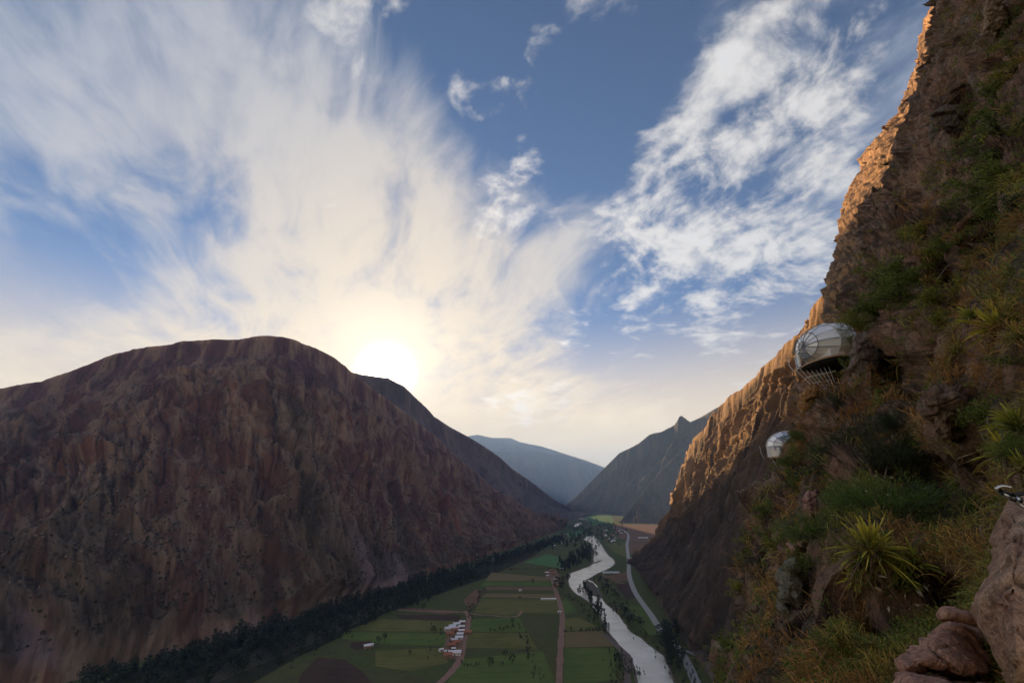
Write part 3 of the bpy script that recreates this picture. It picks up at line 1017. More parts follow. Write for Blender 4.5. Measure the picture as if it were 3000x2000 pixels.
def join(parts):
    V, F, C, M, off = [], [], [], [], 0
    for k, (v_, f, c) in enumerate(parts):
        V.append(v_)
        F.append(f + off)
        C.append(c)
        M.append(np.full(len(f), k, np.int32))
        off += len(v_)
    return np.concatenate(V), np.concatenate(F), np.concatenate(C), np.concatenate(M)


def tube(path, rad, sides=6):
    path = np.asarray(path, float)
    n_ = len(path)
    rad = np.broadcast_to(np.asarray(rad, float), (n_,))
    tg = unit(np.gradient(path, axis=0))
    ref = np.array([0, 0, 1.0]) if abs(tg[0, 2]) < .9 else np.array([1.0, 0, 0])
    a = unit(np.cross(tg, ref))
    b_ = np.cross(tg, a)
    th = np.arange(sides) / sides * 2 * math.pi
    V = path[:, None] + rad[:, None, None] * (np.cos(th)[None, :, None] * a[:, None] + np.sin(th)[None, :, None] * b_[:, None])
    i = np.arange(n_ - 1)[:, None] * sides
    j = np.arange(sides)[None]
    F = np.stack([i + j, i + (j + 1) % sides, i + sides + (j + 1) % sides, i + sides + j], -1).reshape(-1, 4)
    return V.reshape(-1, 3), F


def tubes(list_):
    V, F, off = [], [], 0
    for p, r, s_ in list_:
        v_, f = tube(p, r, s_)
        V.append(v_)
        F.append(f + off)
        off += len(v_)
    return np.concatenate(V), np.concatenate(F)


m_bark = flat_mat('bark', (.07, .05, .035), (.12, .09, .065), 6.0)

# ------------------------------------------------------------------ valley trees
m_tree_d = leaf_mat('tree_leaf_dark', (.012, .02, .010), (.03, .042, .016), .15)
m_tree_g = leaf_mat('tree_leaf_green', (.02, .032, .012), (.05, .065, .022), .2)


def tree_meshes(kind, seed):
    rng = np.random.default_rng(seed)
    h = 1.0
    trunk = tube([(0, 0, 0), (.01, .005, .3), (0, .01, .62), (.005, 0, .9)], [.032, .024, .015, .005], 6)
    n_ = 420
    if kind == 'tall':
        cl = rng.uniform(0, 1, (26, 3))
        z = .2 + .8 * cl[:, 0]
        r = .17 * np.sin(np.pi * np.clip((z - .08) / .95, 0, 1)) ** .7
        th = cl[:, 1] * 6.28
        cen = np.stack([r * np.cos(th) * cl[:, 2] ** .5, r * np.sin(th) * cl[:, 2] ** .5, z], -1)
        sp = .055
    else:
        cen = rng.normal(size=(22, 3))
        cen = unit(cen) * rng.uniform(.3, 1, (22, 1)) ** .5 * np.array([.34, .34, .3]) + np.array([0, 0, .62])
        sp = .09
    idx = rng.integers(0, len(cen), n_)
    off = unit(rng.normal(size=(n_, 3))) * sp * rng.uniform(.5, 1.15, (n_, 1))
    c = cen[idx] + off
    V, F, C = leaves(c, off + rng.normal(size=(n_, 3)) * .03 + (0, 0, .02), rng.uniform(.045, .09, n_), rng.uniform(.03, .055, n_), rng.uniform(0, 1, n_), rng)
    return trunk, (V, F, C)


PROTO = []
for k in range(6):
    kind = 'tall' if k < 3 else 'round'
    (tv, tf), (cv, cf, cc) = tree_meshes(kind, 30 + k)
    tm = mesh_np('trunk', tv, tf, m_bark)
    cm = mesh_np('crown', cv, cf, m_tree_d if k % 3 else m_tree_g, False, cc)
    vv_, ff_, cl_, mi_ = join([(tv, tf, tv * 0 + .3), (cv, cf, cc)])
    both = mesh_np('tree', vv_, ff_, [m_bark, m_tree_d if k % 3 else m_tree_g], False, cl_, mi_)
    PROTO.append((tm, cm, both))


def tree(pos, h, kind, label, group, parts):
    tm, cm, both = PROTO[kind]
    rz = random.uniform(0, 6.28)
    sx = h * random.uniform(.85, 1.25)
    if parts:
        t = empty('tree', pos, label, 'tree', group)
        link('trunk', tm, t)
        link('crown', cm, t)
    else:
        t = link('tree', both, label=label, category='tree', group=group)
        t.location = pos
    t.rotation_euler = (0, 0, rz)
    t.scale = (sx, sx, h)
    return t


def along(pts, n_, jit, rng):
    w = G(np.array([p[0] for p in pts], float), np.array([p[1] for p in pts], float))
    s_ = np.concatenate([[0], np.cumsum(np.linalg.norm(np.diff(w, axis=0), axis=1))])
    t = np.sort(rng.uniform(0, s_[-1], n_))
    p = np.stack([np.interp(t, s_, w[:, k]) for k in range(3)], -1)
    p[:, :2] += rng.normal(size=(n_, 2)) * jit
    return p


rngT = np.random.default_rng(3)
FOOT_ROW = [(330, 1998), (440, 1958), (600, 1915), (746, 1872), (860, 1838), (946, 1812), (1040, 1778), (1169, 1732), (1296, 1688), (1400, 1660), (1456, 1646), (1560, 1612), (1640, 1580)]
spots = []
near = along(FOOT_ROW, 170, 15, rngT)
for p in near:
    spots.append((p, 5 + 19 * rngT.uniform() ** 1.4, rngT.choice([0, 1, 2, 4, 5, 4]), 'dark tree in the belt along the foot of the left mountain', 'trees along the foot of the left mountain'))
for p in along([(1708, 1722), (1735, 1760), (1752, 1795), (1765, 1830), (1785, 1862)], 34, 3.5, rngT):
    spots.append((p, rngT.uniform(9, 16), rngT.choice([0, 1, 2]), 'slim tree on the left river bank', 'trees on the left river bank'))
for p in along([(1648, 1735), (1640, 1700), (1650, 1670), (1690, 1650), (1715, 1632), (1722, 1600)], 52, 8, rngT):
    spots.append((p, rngT.uniform(8, 16), rngT.choice([1, 2, 4, 5]), 'dark tree in the river bend grove', 'trees in the grove at the river bend'))
for p in along([(1985, 1970), (1975, 1930), (1962, 1905), (1958, 1885), (1965, 1868)], 22, 6, rngT):
    spots.append((p, rngT.uniform(10, 20), rngT.choice([1, 2, 4, 5]), 'dark tree between the river and the paved road', 'trees between river and paved road'))
for p in along([(1758, 1700), (1785, 1738), (1815, 1790), (1850, 1835), (1890, 1868), (1925, 1900)], 30, 6, rngT):
    spots.append((p, rngT.uniform(5, 12), rngT.choice([4, 5, 2]), 'bushy tree on the right river bank', 'trees on the right river bank'))
for (px, py, h, lab) in [(1480, 1928, 8, 'round tree at the left end of the short hedge in the lower green field'), (1436, 1949, 8, 'small tree in the hedge just right of the red track'),
                         (1500, 1946, 10, 'tallest tree of the hedge in the lower green field'), (1545, 1918, 8, 'tree on the field boundary near the bottom middle'),
                         (1270, 1853, 8, 'dark round tree in the field left of the village'), (1502, 1828, 7, 'lone tree below the forked track in the green field'),
                         (1561, 1710, 9, 'lone dark tree in the striped field left of the red road'), (1523, 1757, 6, 'small tree beside the white hut in the middle field'),
                         (1108, 1885, 8, 'left tree of the pair beside the lone farmhouse'), (1126, 1878, 9, 'right tree of the pair beside the lone farmhouse'),
                         (1876, 1838, 13, 'rounded tree in the meadow beside the paved road'), (1845, 1830, 12, 'leaning tree on the bank above the meadow'),
                         (1240, 1785, 9, 'tree at the left end of the fallow strip'), (1470, 1660, 10, 'tree where the belt meets the young green field'),
                         (1404, 1745, 9, 'tree on the dark edge of the brown wedge field'), (1384, 1782, 8, 'tree where the two tracks cross'),
                         (1200, 1920, 6, 'small bush alone in the lower left field'), (1620, 1612, 12, 'tree above the young green field by the slope')]:
    spots.append((G(px, py), h, int(rngT.choice([3, 4, 5])), lab, None))
spots.sort(key=lambda q: q[0][1])
def tree_label(p, h, lab, grp):
    if grp is None:
        return lab, grp
    tall = 'tall' if h > 14 else 'low' if h < 8.5 else 'middling'
    if 'belt' in lab:
        zone = ('at its bottom left' if p[1] < 560 else 'below the left scree' if p[1] < 680 else 'level with the village' if p[1] < 820 else
                'below the wide scree' if p[1] < 1050 else 'by the striped fields' if p[1] < 1350 else 'at its far end')
        return f'{tall} dark tree of the mountain foot belt, {zone}', grp + ', ' + zone
    zone = 'nearer' if p[1] < {'t': 760}.get(lab[0], 760) else 'farther'
    return f'{tall} ' + lab + f', {zone} half', grp + f', {zone} half'


for i, (p, h, kd, lab, grp) in enumerate(spots[:330]):
    lab, grp = tree_label(p, h, lab, grp)
    tree(p, h, int(kd), lab, grp, (p[1] < 1000 and grp is None) or p[1] < 600)


def far_trees(name, pos, hs, mat, seed, per=60):
    rng = np.random.default_rng(seed)
    n_ = len(pos)
    idx = np.repeat(np.arange(n_), per)
    u = unit(rng.normal(size=(n_ * per, 3))) * rng.uniform(.3, 1, (n_ * per, 1)) ** .5
    c = pos[idx] + u * hs[idx][:, None] * np.array([.24, .24, .45]) + np.array([0, 0, .55]) * hs[idx][:, None]
    V, F, C = leaves(c, u + rng.normal(size=u.shape) * .3, hs[idx] * rng.uniform(.1, .22, len(idx)), hs[idx] * rng.uniform(.08, .16, len(idx)), rng.uniform(0, 1, len(idx)), rng)
    return link(name, mesh_np(name, V, F, mat, False, C), kind='stuff')


fp = np.concatenate([along(FOOT_ROW[3:], 420, 14, rngT), along([(1640, 1600), (1690, 1575), (1712, 1560), (1700, 1545), (1660, 1540)], 160, 30, rngT),
                     along([(1745, 1600), (1760, 1575), (1800, 1560), (1765, 1540), (1740, 1525)], 110, 35, rngT), along([(1668, 1520), (1720, 1505), (1790, 1510)], 90, 60, rngT),
                     along([(250, 2030), (420, 1965), (600, 1925), (760, 1880), (900, 1835)], 170, 10, rngT), along([(1655, 1668), (1690, 1640), (1722, 1610)], 90, 14, rngT),
                     along([(480, 2020), (700, 1945), (880, 1880), (1020, 1822), (1180, 1762), (1400, 1682)], 330, 16, rngT)])
far_trees('distant_trees', fp, rngT.uniform(7, 17, len(fp)), m_tree_d, 8)
def slope_scrub(name, V, n_, lo, hi, mat, seed, per, r0, r1, stone=False):
    rng = np.random.default_rng(seed)
    h, w = V.shape[:2]
    p = V[rng.integers(0, h, n_ * 3), rng.integers(0, w, n_ * 3)] + rng.normal(size=(n_ * 3, 3)) * (1.5, 1.5, 0)
    k = fbm(p / 110, 3, seed=seed) + rng.uniform(-.35, .35, len(p)) - np.clip((p[:, 2] - lo) / (hi - lo), 0, 1.5) * .25
    p = p[k > (.05 if stone else -.1)][:n_]
    idx = np.repeat(np.arange(len(p)), per)
    r = rng.uniform(r0, r1, len(p))[idx] * rng.uniform(.7, 1.3, len(idx))
    u = unit(rng.normal(size=(len(idx), 3)))
    c = p[idx] + u * r[:, None] * (.55, .55, .5) + np.array([0, 0, .35]) * r[:, None]
    Vv, F, C = leaves(c, u, r * 1.1, r * .8, rng.uniform(0, 1, len(idx)), rng)
    link(name, mesh_np(name, Vv, F, mat, False, C), kind='stuff')


m_dryb = leaf_mat('slope_bush', (.036, .032, .018), (.08, .066, .034), .1)
m_stone = flat_mat('slope_stone', (.20, .15, .11), (.32, .25, .19), .05)
slope_scrub('slope_scrub', VA[20:440, 60:760], 9000, 0, 600, m_dryb, 71, 9, .9, 2.6)
slope_scrub('slope_stones', VA[60:440, 60:760], 3500, 100, 900, m_stone, 72, 5, .8, 2.4, True)
slope_scrub('hillside_scrub', VF[10:420, 100:560], 3500, 0, 400, m_dryb, 73, 9, .5, 1.5)

# hedges and scrub in the fields
hp = []
for pts, n_, j in (([(1435, 1672), (1520, 1668), (1640, 1668)], 40, 3), ([(1345, 1950), (1500, 1950)], 16, 3), ([(1440, 1848), (1500, 1838)], 14, 3), ([(1515, 1830), (1540, 1880), (1560, 1950), (1590, 2010)], 40, 3),
                   ([(1000, 1862), (1080, 1812), (1170, 1782), (1260, 1745), (1420, 1690)], 80, 7), ([(740, 1990), (860, 1930), (1000, 1862)], 60, 9), ([(1648, 1852), (1760, 1846)], 20, 2),
                   ([(1805, 1900), (1815, 1950), (1815, 2010)], 60, 5), ([(1850, 1935), (1858, 1990)], 20, 4), ([(1660, 1740), (1710, 1780), (1760, 1850)], 60, 4), ([(1770, 1690), (1810, 1760), (1870, 1840), (1960, 1930)], 120, 8),
                   ([(1395, 1765), (1421, 1727)], 24, 2), ([(1372, 1770), (1376, 1812)], 20, 2), ([(1955, 1860), (1990, 1930), (2030, 2010)], 90, 9), ([(1320, 1830), (1290, 1880), (1310, 1930)], 30, 10)):
    hp.append(along(pts, n_, j, rngT))
hp = np.concatenate(hp)
far_trees('field_scrub', hp, rngT.uniform(1.5, 5, len(hp)), m_tree_d, 9, 50)

# ------------------------------------------------------------------ houses
m_white = flat_mat('roof_metal', (.68, .68, .70), (.8, .8, .8), 1.5, rough=.45, spec=.5)
m_tile = flat_mat('roof_tile', (.30, .12, .075), (.40, .18, .11), 2.0, rough=.85)
m_adobe = flat_mat('adobe_wall', (.28, .18, .12), (.36, .24, .16), 1.0)
m_plaster = flat_mat('white_wall', (.62, .60, .56), (.72, .7, .66), 1.0)
m_dark = flat_mat('dark_opening', (.02, .02, .022), (.03, .03, .03), 1.0)


def box(x0, x1, y0, y1, z0, z1):
    V = np.array([(x, y, z) for x in (x0, x1) for y in (y0, y1) for z in (z0, z1)], float)
    F = np.array([[0, 1, 3, 2], [4, 6, 7, 5], [0, 4, 5, 1], [2, 3, 7, 6], [0, 2, 6, 4], [1, 5, 7, 3]])
    return V, F


def boxes(lst):
    V, F, off = [], [], 0
    for b_ in lst:
        v_, f = box(*b_)
        V.append(v_)
        F.append(f + off)
        off += 8
    return np.concatenate(V), np.concatenate(F)


def house_meshes(lx, ly, hz_, rise, wall_m, roof_m):
    a, b_ = lx / 2, ly / 2
    V, F = box(-a, a, -b_, b_, 0, hz_)
    # gable ends
    gv_ = np.array([(-a, -b_, hz_), (-a, b_, hz_), (-a, 0, hz_ + rise), (-a + .25, -b_, hz_), (-a + .25, b_, hz_), (-a + .25, 0, hz_ + rise),
                    (a - .25, -b_, hz_), (a - .25, b_, hz_), (a - .25, 0, hz_ + rise), (a, -b_, hz_), (a, b_, hz_), (a, 0, hz_ + rise)], float)
    gf = np.array([[0, 1, 2, 2], [3, 5, 4, 4], [0, 2, 5, 3], [1, 4, 5, 2], [6, 7, 8, 8], [9, 11, 10, 10], [6, 8, 11, 9], [7, 10, 11, 8]])
    wv, wf = np.concatenate([V, gv_]), np.concatenate([F, gf + 8])
    wall = bpy.data.meshes.new('wall')
    wall.from_pydata([tuple(q) for q in wv], [], [tuple(dict.fromkeys(int(i) for i in q)) for q in wf])
    wall.materials.append(wall_m)
    o, t = .45, .14
    z0 = hz_ - rise * o / b_
    rv_ = []
    for s_ in (-1, 1):
        for dz_ in (.02, t):
            rv_ += [(-a - o, s_ * (b_ + o), z0 + dz_), (a + o, s_ * (b_ + o), z0 + dz_), (a + o, 0, hz_ + rise + dz_), (-a - o, 0, hz_ + rise + dz_)]
    rf = []
    for k in (0, 8):
        rf += [[k, k + 1, k + 2, k + 3], [k + 4, k + 7, k + 6, k + 5], [k, k + 4, k + 5, k + 1], [k + 1, k + 5, k + 6, k + 2], [k + 3, k + 2, k + 6, k + 7], [k, k + 3, k + 7, k + 4]]
    roof = mesh_np('roof', rv_, rf, roof_m, False)
    door = mesh_np('door', *box(-.5, .5, -b_ - .06, -b_ + .05, 0, min(2.1, hz_ - .2)), m_dark, False)
    win = mesh_np('window', *box(-.5, .5, -b_ - .05, -b_ + .05, 1.0, min(2.0, hz_ - .25)), m_dark, False)
    return wall, roof, door, win, lx


HP = [house_meshes(8, 5.4, 2.6, 1.2, m_plaster, m_white), house_meshes(7, 5, 2.6, 1.1, m_adobe, m_white), house_meshes(8, 5.5, 2.7, 1.4, m_adobe, m_tile), house_meshes(12, 6.5, 3.2, 1.2, m_plaster, m_white), house_meshes(4, 3.5, 2.2, .6, m_plaster, m_white)]


def house(px, py, k, rz, label, group=None, sc=1.0):
    p = G(px, py)
    wall, roof, door, win, lx = HP[k]
    h = empty('house', p, label, 'house', group)
    h.rotation_euler = (0, 0, rz)
    h.scale = (sc,) * 3
    link('wall', wall, h)
    link('roof', roof, h)
    link('door', door, h)
    for s_ in (-1, 1):
        w_ = link('window', win, h)
        w_.location = (s_ * lx * .3, 0, 0)
    return h


VIL = [  # village beside the left red track
    (1354, 1826, 1, .1, 'northernmost white roofed house of the village beside the red track'), (1338, 1832, 0, .1, 'white roofed house second from the top of the village, set back from the track'),
    (1352, 1840, 1, .15, 'white roofed house third down the track edge of the village'), (1318, 1846, 3, .5, 'largest white roofed building at the upper left of the village'), (1325, 1838, 0, .4, 'white annex behind the largest village building'),
    (1352, 1852, 1, .1, 'narrow white roof at the track in the middle of the village'), (1348, 1862, 1, .1, 'small white roofed house just above the village midpoint'), (1345, 1872, 0, .1, 'broad white roofed house at the middle of the village'),
    (1330, 1880, 1, .2, 'set back white roofed house beside the orange yard'), (1336, 1886, 2, .1, 'red tiled house in the lower middle of the village'), (1322, 1894, 2, .3, 'red tiled house at the left end of the orange yard'),
    (1328, 1904, 4, .2, 'small grey shed in the lower village'), (1332, 1918, 3, .15, 'big white roofed building at the bottom of the village'), (1308, 1912, 4, .3, 'little white hut at the left of the lower village'),
    (1312, 1923, 2, .2, 'red roofed house at the bottom left corner of the village'), (1334, 1850, 2, .2, 'red tiled house behind the narrow white roof'), (1340, 1842, 4, .2, 'tiny white hut between the upper village houses'), (1318, 1860, 2, .1, 'brown tiled house at the left middle of the village'),
    (1292, 1907, 4, .6, 'isolated hut left of the lower village'), (1371, 1856, 2, .1, 'red tiled house alone on the right side of the track')]
for v_ in VIL:
    house(*v_, group='houses of the village beside the red track')
house(1076, 1897, 1, .5, 'white lone farmhouse beside the ploughed patch at left')
house(1088, 1892, 4, .3, 'white outhouse right behind the lone farmhouse')
for px, py, k, rz, lab in [(1602, 1680, 1, .3, 'white house at the top end of the central red road'), (1604, 1688, 4, .1, 'white hut just below the top end of the central red road'), (1614, 1673, 2, .5, 'red tiled house in the grove at the end of the road'),
                           (1622, 1682, 2, .1, 'second red tiled house beside the grove, lower and to the right'), (1626, 1700, 1, 1.4, 'pale house on the bend below the grove'), (1629, 1716, 2, .4, 'red house under the trees where the river bends'),
                           (1645, 1668, 1, .2, 'white roof among the dark trees of the river grove'), (1625, 1600, 1, .1, 'far white house above the young green field'), (1660, 1566, 1, .0, 'far white house left of the narrow river reach'), (1646, 1592, 4, .0, 'far hut above the river grove')]:
    house(px, py, k, rz, lab)
house(1524, 1731, 4, 0, 'small white hut alone in the middle of the striped field')
house(1639, 1795, 4, 0, 'white hut on the left edge of the central red road')
# long sheds
shed = house_meshes(32, 6, 2.6, .9, m_plaster, m_white)


def long_shed(px, py, label, sc=1.0, rz=0.02):
    wall, roof, door, win, lx = shed
    h = empty('long_shed', G(px, py), label, 'shed')
    h.rotation_euler = (0, 0, rz)
    h.scale = (sc,) * 3
    link('wall', wall, h)
    link('roof', roof, h)
    link('door', door, h)
    for s_ in (-.36, -.18, .18, .36):
        w_ = link('window', win, h)
        w_.location = (s_ * lx, 0, 0)


long_shed(1607, 1756, 'long low white shed in the field left of the central red road', .72)
long_shed(1790, 1679, 'long white roofed building on the right river bank', 1.05)
long_shed(1884, 1576, 'long pale shed on the terrace beyond the paved road', 1.1)
rngH = np.random.default_rng(77)
TOWN = []
for k in range(26):
    px, py = 1768 + rngH.uniform(0, 62), 1553 + rngH.uniform(0, 36)
    if px > 1815 and py > 1570:
        px -= 30
    house(px, py, int(rngH.choice([0, 1, 1, 2, 3])), rngH.uniform(0, 1.5), 'one of the small houses crowded in the far settlement by the road', 'houses of the far settlement', 1.15)

# ------------------------------------------------------------------ the cliff at the camera's side


class Surf:
    """a steep rock face given by the distance of its points from the lens"""

    def __init__(self, edge, ctrl, py0, py1, right, nu, nv, dents=()):
        c = np.array(ctrl, float)
        X = np.stack([c[:, 0], c[:, 1]], -1) / 500
        y = 1 / c[:, 2]
        d = np.linalg.norm(X[:, None] - X[None], axis=2)
        A = np.zeros((len(X) + 3, len(X) + 3))
        A[:len(X), :len(X)] = d + np.eye(len(X)) * -.02
        A[:len(X), len(X)] = 1
        A[:len(X), len(X) + 1:] = X
        A[len(X), :len(X)] = 1
        A[len(X) + 1:, :len(X)] = X.T
        self.sol = np.linalg.solve(A, np.concatenate([y, [0, 0, 0]]))
        self.X = X
        self.lo, self.hi = 1 / c[:, 2].max() * .9, 1 / c[:, 2].min() * 1.25
        self.edge = np.array(edge, float)
        self.py = np.linspace(py0, py1, nv)
        ex = np.interp(self.py, self.edge[:, 1], self.edge[:, 0])
        t = np.linspace(0, 1, nu)
        PX = ex[:, None] + (right - ex)[:, None] * t[None]
        PY = np.repeat(self.py[:, None], nu, 1)
        self.PX, self.PY = PX, PY
        D = self.depth(PX, PY)
        for x_, y_, rx, ry, a_ in dents:
            D = D * (1 + a_ * np.exp(-(((PX - x_) / rx) ** 2 + ((PY - y_) / ry) ** 2)))
        V = P(PX, PY, D)
        # the face turns away behind its outline
        nb = 16
        k = np.arange(nb, 0, -1)
        away = ray(ex, self.py)
        out = np.array([.75, .55, 0.0])
        eb = V[:, :1] + (out[None, None] * (.02 * D[:, :1, None])) * (k[None, :, None] ** 1.35)
        self.V = np.concatenate([eb, V], 1)
        self.nb = nb
        self.D = np.concatenate([np.repeat(D[:, :1], nb, 1), D], 1)

    def depth(self, px, py):
        q = np.stack([np.asarray(px, float), np.asarray(py, float)], -1) / 500
        d = np.linalg.norm(q[..., None, :] - self.X, axis=-1)
        n_ = len(self.X)
        y = d @ self.sol[:n_] + self.sol[n_] + q @ self.sol[n_ + 1:]
        return 1 / np.clip(y, self.lo, self.hi)


def col_cliff(V, nrm, sh, tint, seed):
    flat = V.reshape(-1, 3)
    b1_ = fbm(flat * np.array([1, 1, .6]) / 3.2, 5, .55, seed=seed).reshape(sh)
    b2_ = fbm(flat / 1.1, 5, .6, seed=seed + 9).reshape(sh)
    b3_ = fbm(flat / .25, 4, .6, seed=seed + 17).reshape(sh)
    c = np.ones(sh + (3,)) * c3_(*tint[0])
    c = lerp(c, c3_(*tint[1]), sstep(b1_ + .3 * b2_, -.05, .4))
    c = lerp(c, c3_(*tint[2]), sstep(b2_ - .5 * b1_, .05, .5) * .8)
    up = nrm[..., 2]
    soil = sstep(up + .5 * b2_ + .3 * b3_, .25, .75)
    c = lerp(c, c3_(.06, .04, .026), soil * .85)
    moss = sstep(fbm(flat / 1.6, 4, .6, seed=seed + 31).reshape(sh) + .4 * b3_ + .2 * up, .12, .5)
    c = lerp(c, c3_(.075, .08, .024), moss * tint[3])
    c = lerp(c, c3_(.03, .025, .02), sstep(-b3_ - .4 * b2_, .2, .6) * .6)
    return c * (1 + .35 * b3_)[..., None]


def cliff(name, S, blocks, tint, mat, seed, slab=1.0, fade=None, unit_=1.0):
    V = S.V.copy()
    sh = V.shape[:2]
    nrm = grid_normals(V)
    cam_p = np.array([0, 0, CAM_H])
    nrm *= np.sign(((cam_p - V) * nrm).sum(-1, keepdims=True))
    k = np.clip(S.D / 14.0, .10, 1.6)
    if fade is not None:
        k = k * fade(S.D)
    flat = V.reshape(-1, 3)
    st = flat * np.array([1, 1, .45]) + np.stack([fbm(flat / (2.5 * unit_), 4, seed=seed + 3 + q) for q in (0, 100, 200)], -1) * 1.1 * unit_
    h = np.zeros(len(flat))
    outcrop = .15 + .85 * sstep(fbm(flat / (3.0 * unit_), 4, .55, seed=seed + 70), -.12, .3)
    for size, amp in blocks:
        val, gap = worley(st / size, seed + int(size * 10))
        h += outcrop * (amp * (val - .5) - amp * .4 * (1 - sstep(gap, 0, .22)))
    h += .8 * fbm(flat / (4.0 * unit_), 6, .5, seed=seed + 5) * slab
    h -= .15
    h += .26 * slab * (fbm(flat * np.array([1, 1, .3]) / (1.1 * unit_), 5, .58, seed=seed + 6, ridged=True) - .2)
    h = h.reshape(sh) * k
    h += (.05 * fbm(flat / .35, 4, .6, seed=seed + 8)).reshape(sh) * np.clip(k, .25, 1)
    V = V + nrm * h[..., None]
    n2 = grid_normals(V)
    n2 *= np.sign((nrm * n2).sum(-1, keepdims=True))
    cols = np.clip(col_cliff(V, n2, sh, tint, seed), .008, .7)
    me = mesh_np(name, V.reshape(-1, 3), grid_faces(sh[1], sh[0])[:, ::-1], mat, True, cols.reshape(-1, 3))
    o = link(name, me, kind='structure')
    S.W, S.N = V, n2
    return o


def rock_mat(name, sc):
    def fn(t, b, out):
        at = t.n('ShaderNodeVertexColor')
        at.layer_name = 'Col'
        ob = t.n('ShaderNodeTexCoord').outputs['Object']
        st = t.vmath('MULTIPLY', ob, (1, 1, .5))
        n1 = t.noise(st, 2.2 / sc, 8, .68)
        n2 = t.noise(ob, 14 / sc, 6, .7)
        w = t.voro(t.vmath('ADD', st, t.vmath('SCALE', t.comb(n1, n2, n1), scale=.5 * sc)), 2.6 / sc, 'DISTANCE_TO_EDGE')[0]
        crack = t.smooth(w, 0, .05)
        k = t.smooth(t.math('ADD', n1, n2), .6, 1.4, .45, 1.6)
        c = t.vmath('SCALE', at.outputs[0], scale=k)
        t.put(b.inputs['Base Color'], c)
        b.inputs['Specular IOR Level'].default_value = .2
        b.inputs['Roughness'].default_value = .85
        hh = t.math('ADD', t.math('MULTIPLY', n1, 1.2), t.math('MULTIPLY', n2, .35))
        hh = t.math('ADD', hh, t.math('MULTIPLY', crack, .12))
        bump(t, b, hh, 1.0, .26 * sc)
    return material(name, fn)


m_cliff = rock_mat('cliff_rock', 1.0)
m_rock_near = rock_mat('near_rock', .22)
m_wall = rock_mat('wall_rock', 6.0)

# the sunlit upper wall behind, and its foot above the pods
edgeH = [(2790, -300), (2752, -60), (2735, 0), (2720, 40), (2702, 90), (2690, 140), (2690, 190), (2668, 240), (2645, 290), (2632, 330), (2598, 380), (2560, 412), (2535, 440), (2520, 490),
         (2492, 545), (2470, 600), (2458, 650), (2455, 712), (2446, 724), (2447, 745), (2436, 790), (2420, 830), (2413, 870), (2416, 950), (2420, 1050), (2430, 1200), (2440, 1300)]
ctrlH = [(2735, 0, 309), (2690, 190, 293), (2560, 412, 269), (2458, 650, 243), (2450, 740, 212), (2413, 870, 168), (2420, 1050, 124), (2440, 1300, 100), (2900, 0, 165), (2850, 300, 140), (2800, 600, 112), (2700, 900, 66), (2700, 1250, 50),
         (2790, -300, 325), (2950, -300, 190), (2560, 690, 165), (2550, 800, 125), (2700, 500, 160), (2780, 150, 235)]
SH = Surf(edgeH, ctrlH, -300, 1300, 2950, 200, 380)
cliff('cliff_wall', SH, [(22, 1.5), (8, 1.5), (3.2, 1.0)], ((.48, .27, .13), (.56, .35, .18), (.34, .23, .16), .10), m_wall, 21, 5.0, lambda d: .62 + 0 * d, 4.0)

# the near cliff
edgeG = [(2790, -500), (2768, -100), (2752, 0), (2738, 90), (2722, 160), (2702, 220), (2676, 290), (2660, 330), (2632, 410), (2610, 480), (2588, 555), (2548, 605), (2528, 690), (2512, 760), (2500, 830), (2492, 900),
         (2478, 960), (2440, 1040), (2392, 1110), (2352, 1140), (2345, 1190), (2362, 1235), (2350, 1270), (2322, 1310), (2306, 1360), (2285, 1415), (2222, 1455), (2205, 1510), (2192, 1570), (2182, 1640),
         (2168, 1700), (2164, 1780), (2166, 1850), (2140, 1890), (2112, 1930), (2098, 2000), (2080, 2100), (2050, 2600)]
ctrlG = [(2768, -100, 50), (2738, 90, 47), (2660, 330, 44), (2588, 555, 42), (2525, 700, 37), (2492, 900, 28.5), (2440, 1040, 26.5), (2352, 1140, 27), (2345, 1270, 27), (2285, 1415, 25), (2205, 1510, 22), (2175, 1680, 17),
         (2160, 1850, 13.5), (2098, 2000, 10.5), (2060, 2300, 8), (2600, 700, 31), (2750, 400, 33), (2860, 200, 33), (3050, 0, 27), (3050, 400, 17), (2900, 600, 17), (2750, 900, 15), (2600, 1000, 20), (2950, 900, 7.5), (3080, 900, 5.2),
         (3080, 1250, 3.9), (2900, 1250, 6.5), (2700, 1250, 11), (2550, 1250, 17), (2450, 1400, 16), (2330, 1500, 18), (2300, 1700, 12.5), (2400, 1720, 7.8), (2530, 1630, 5.6), (2700, 1640, 5.6), (2850, 1560, 5.2), (3080, 1600, 3.4),
         (2600, 1850, 4.3), (2450, 1900, 4.8), (2280, 1900, 7.2), (2200, 2080, 5.5), (2400, 2100, 3.6), (2700, 2100, 3.0), (3080, 2100, 2.4), (3400, 1000, 2.6), (3400, 2000, 1.9), (3400, 0, 12), (2700, 2600, 2.1), (3300, 2600, 1.7), (2100, 2600, 4.0),
         (2900, -500, 46), (3400, -500, 16), (2750, 1800, 5.0)]
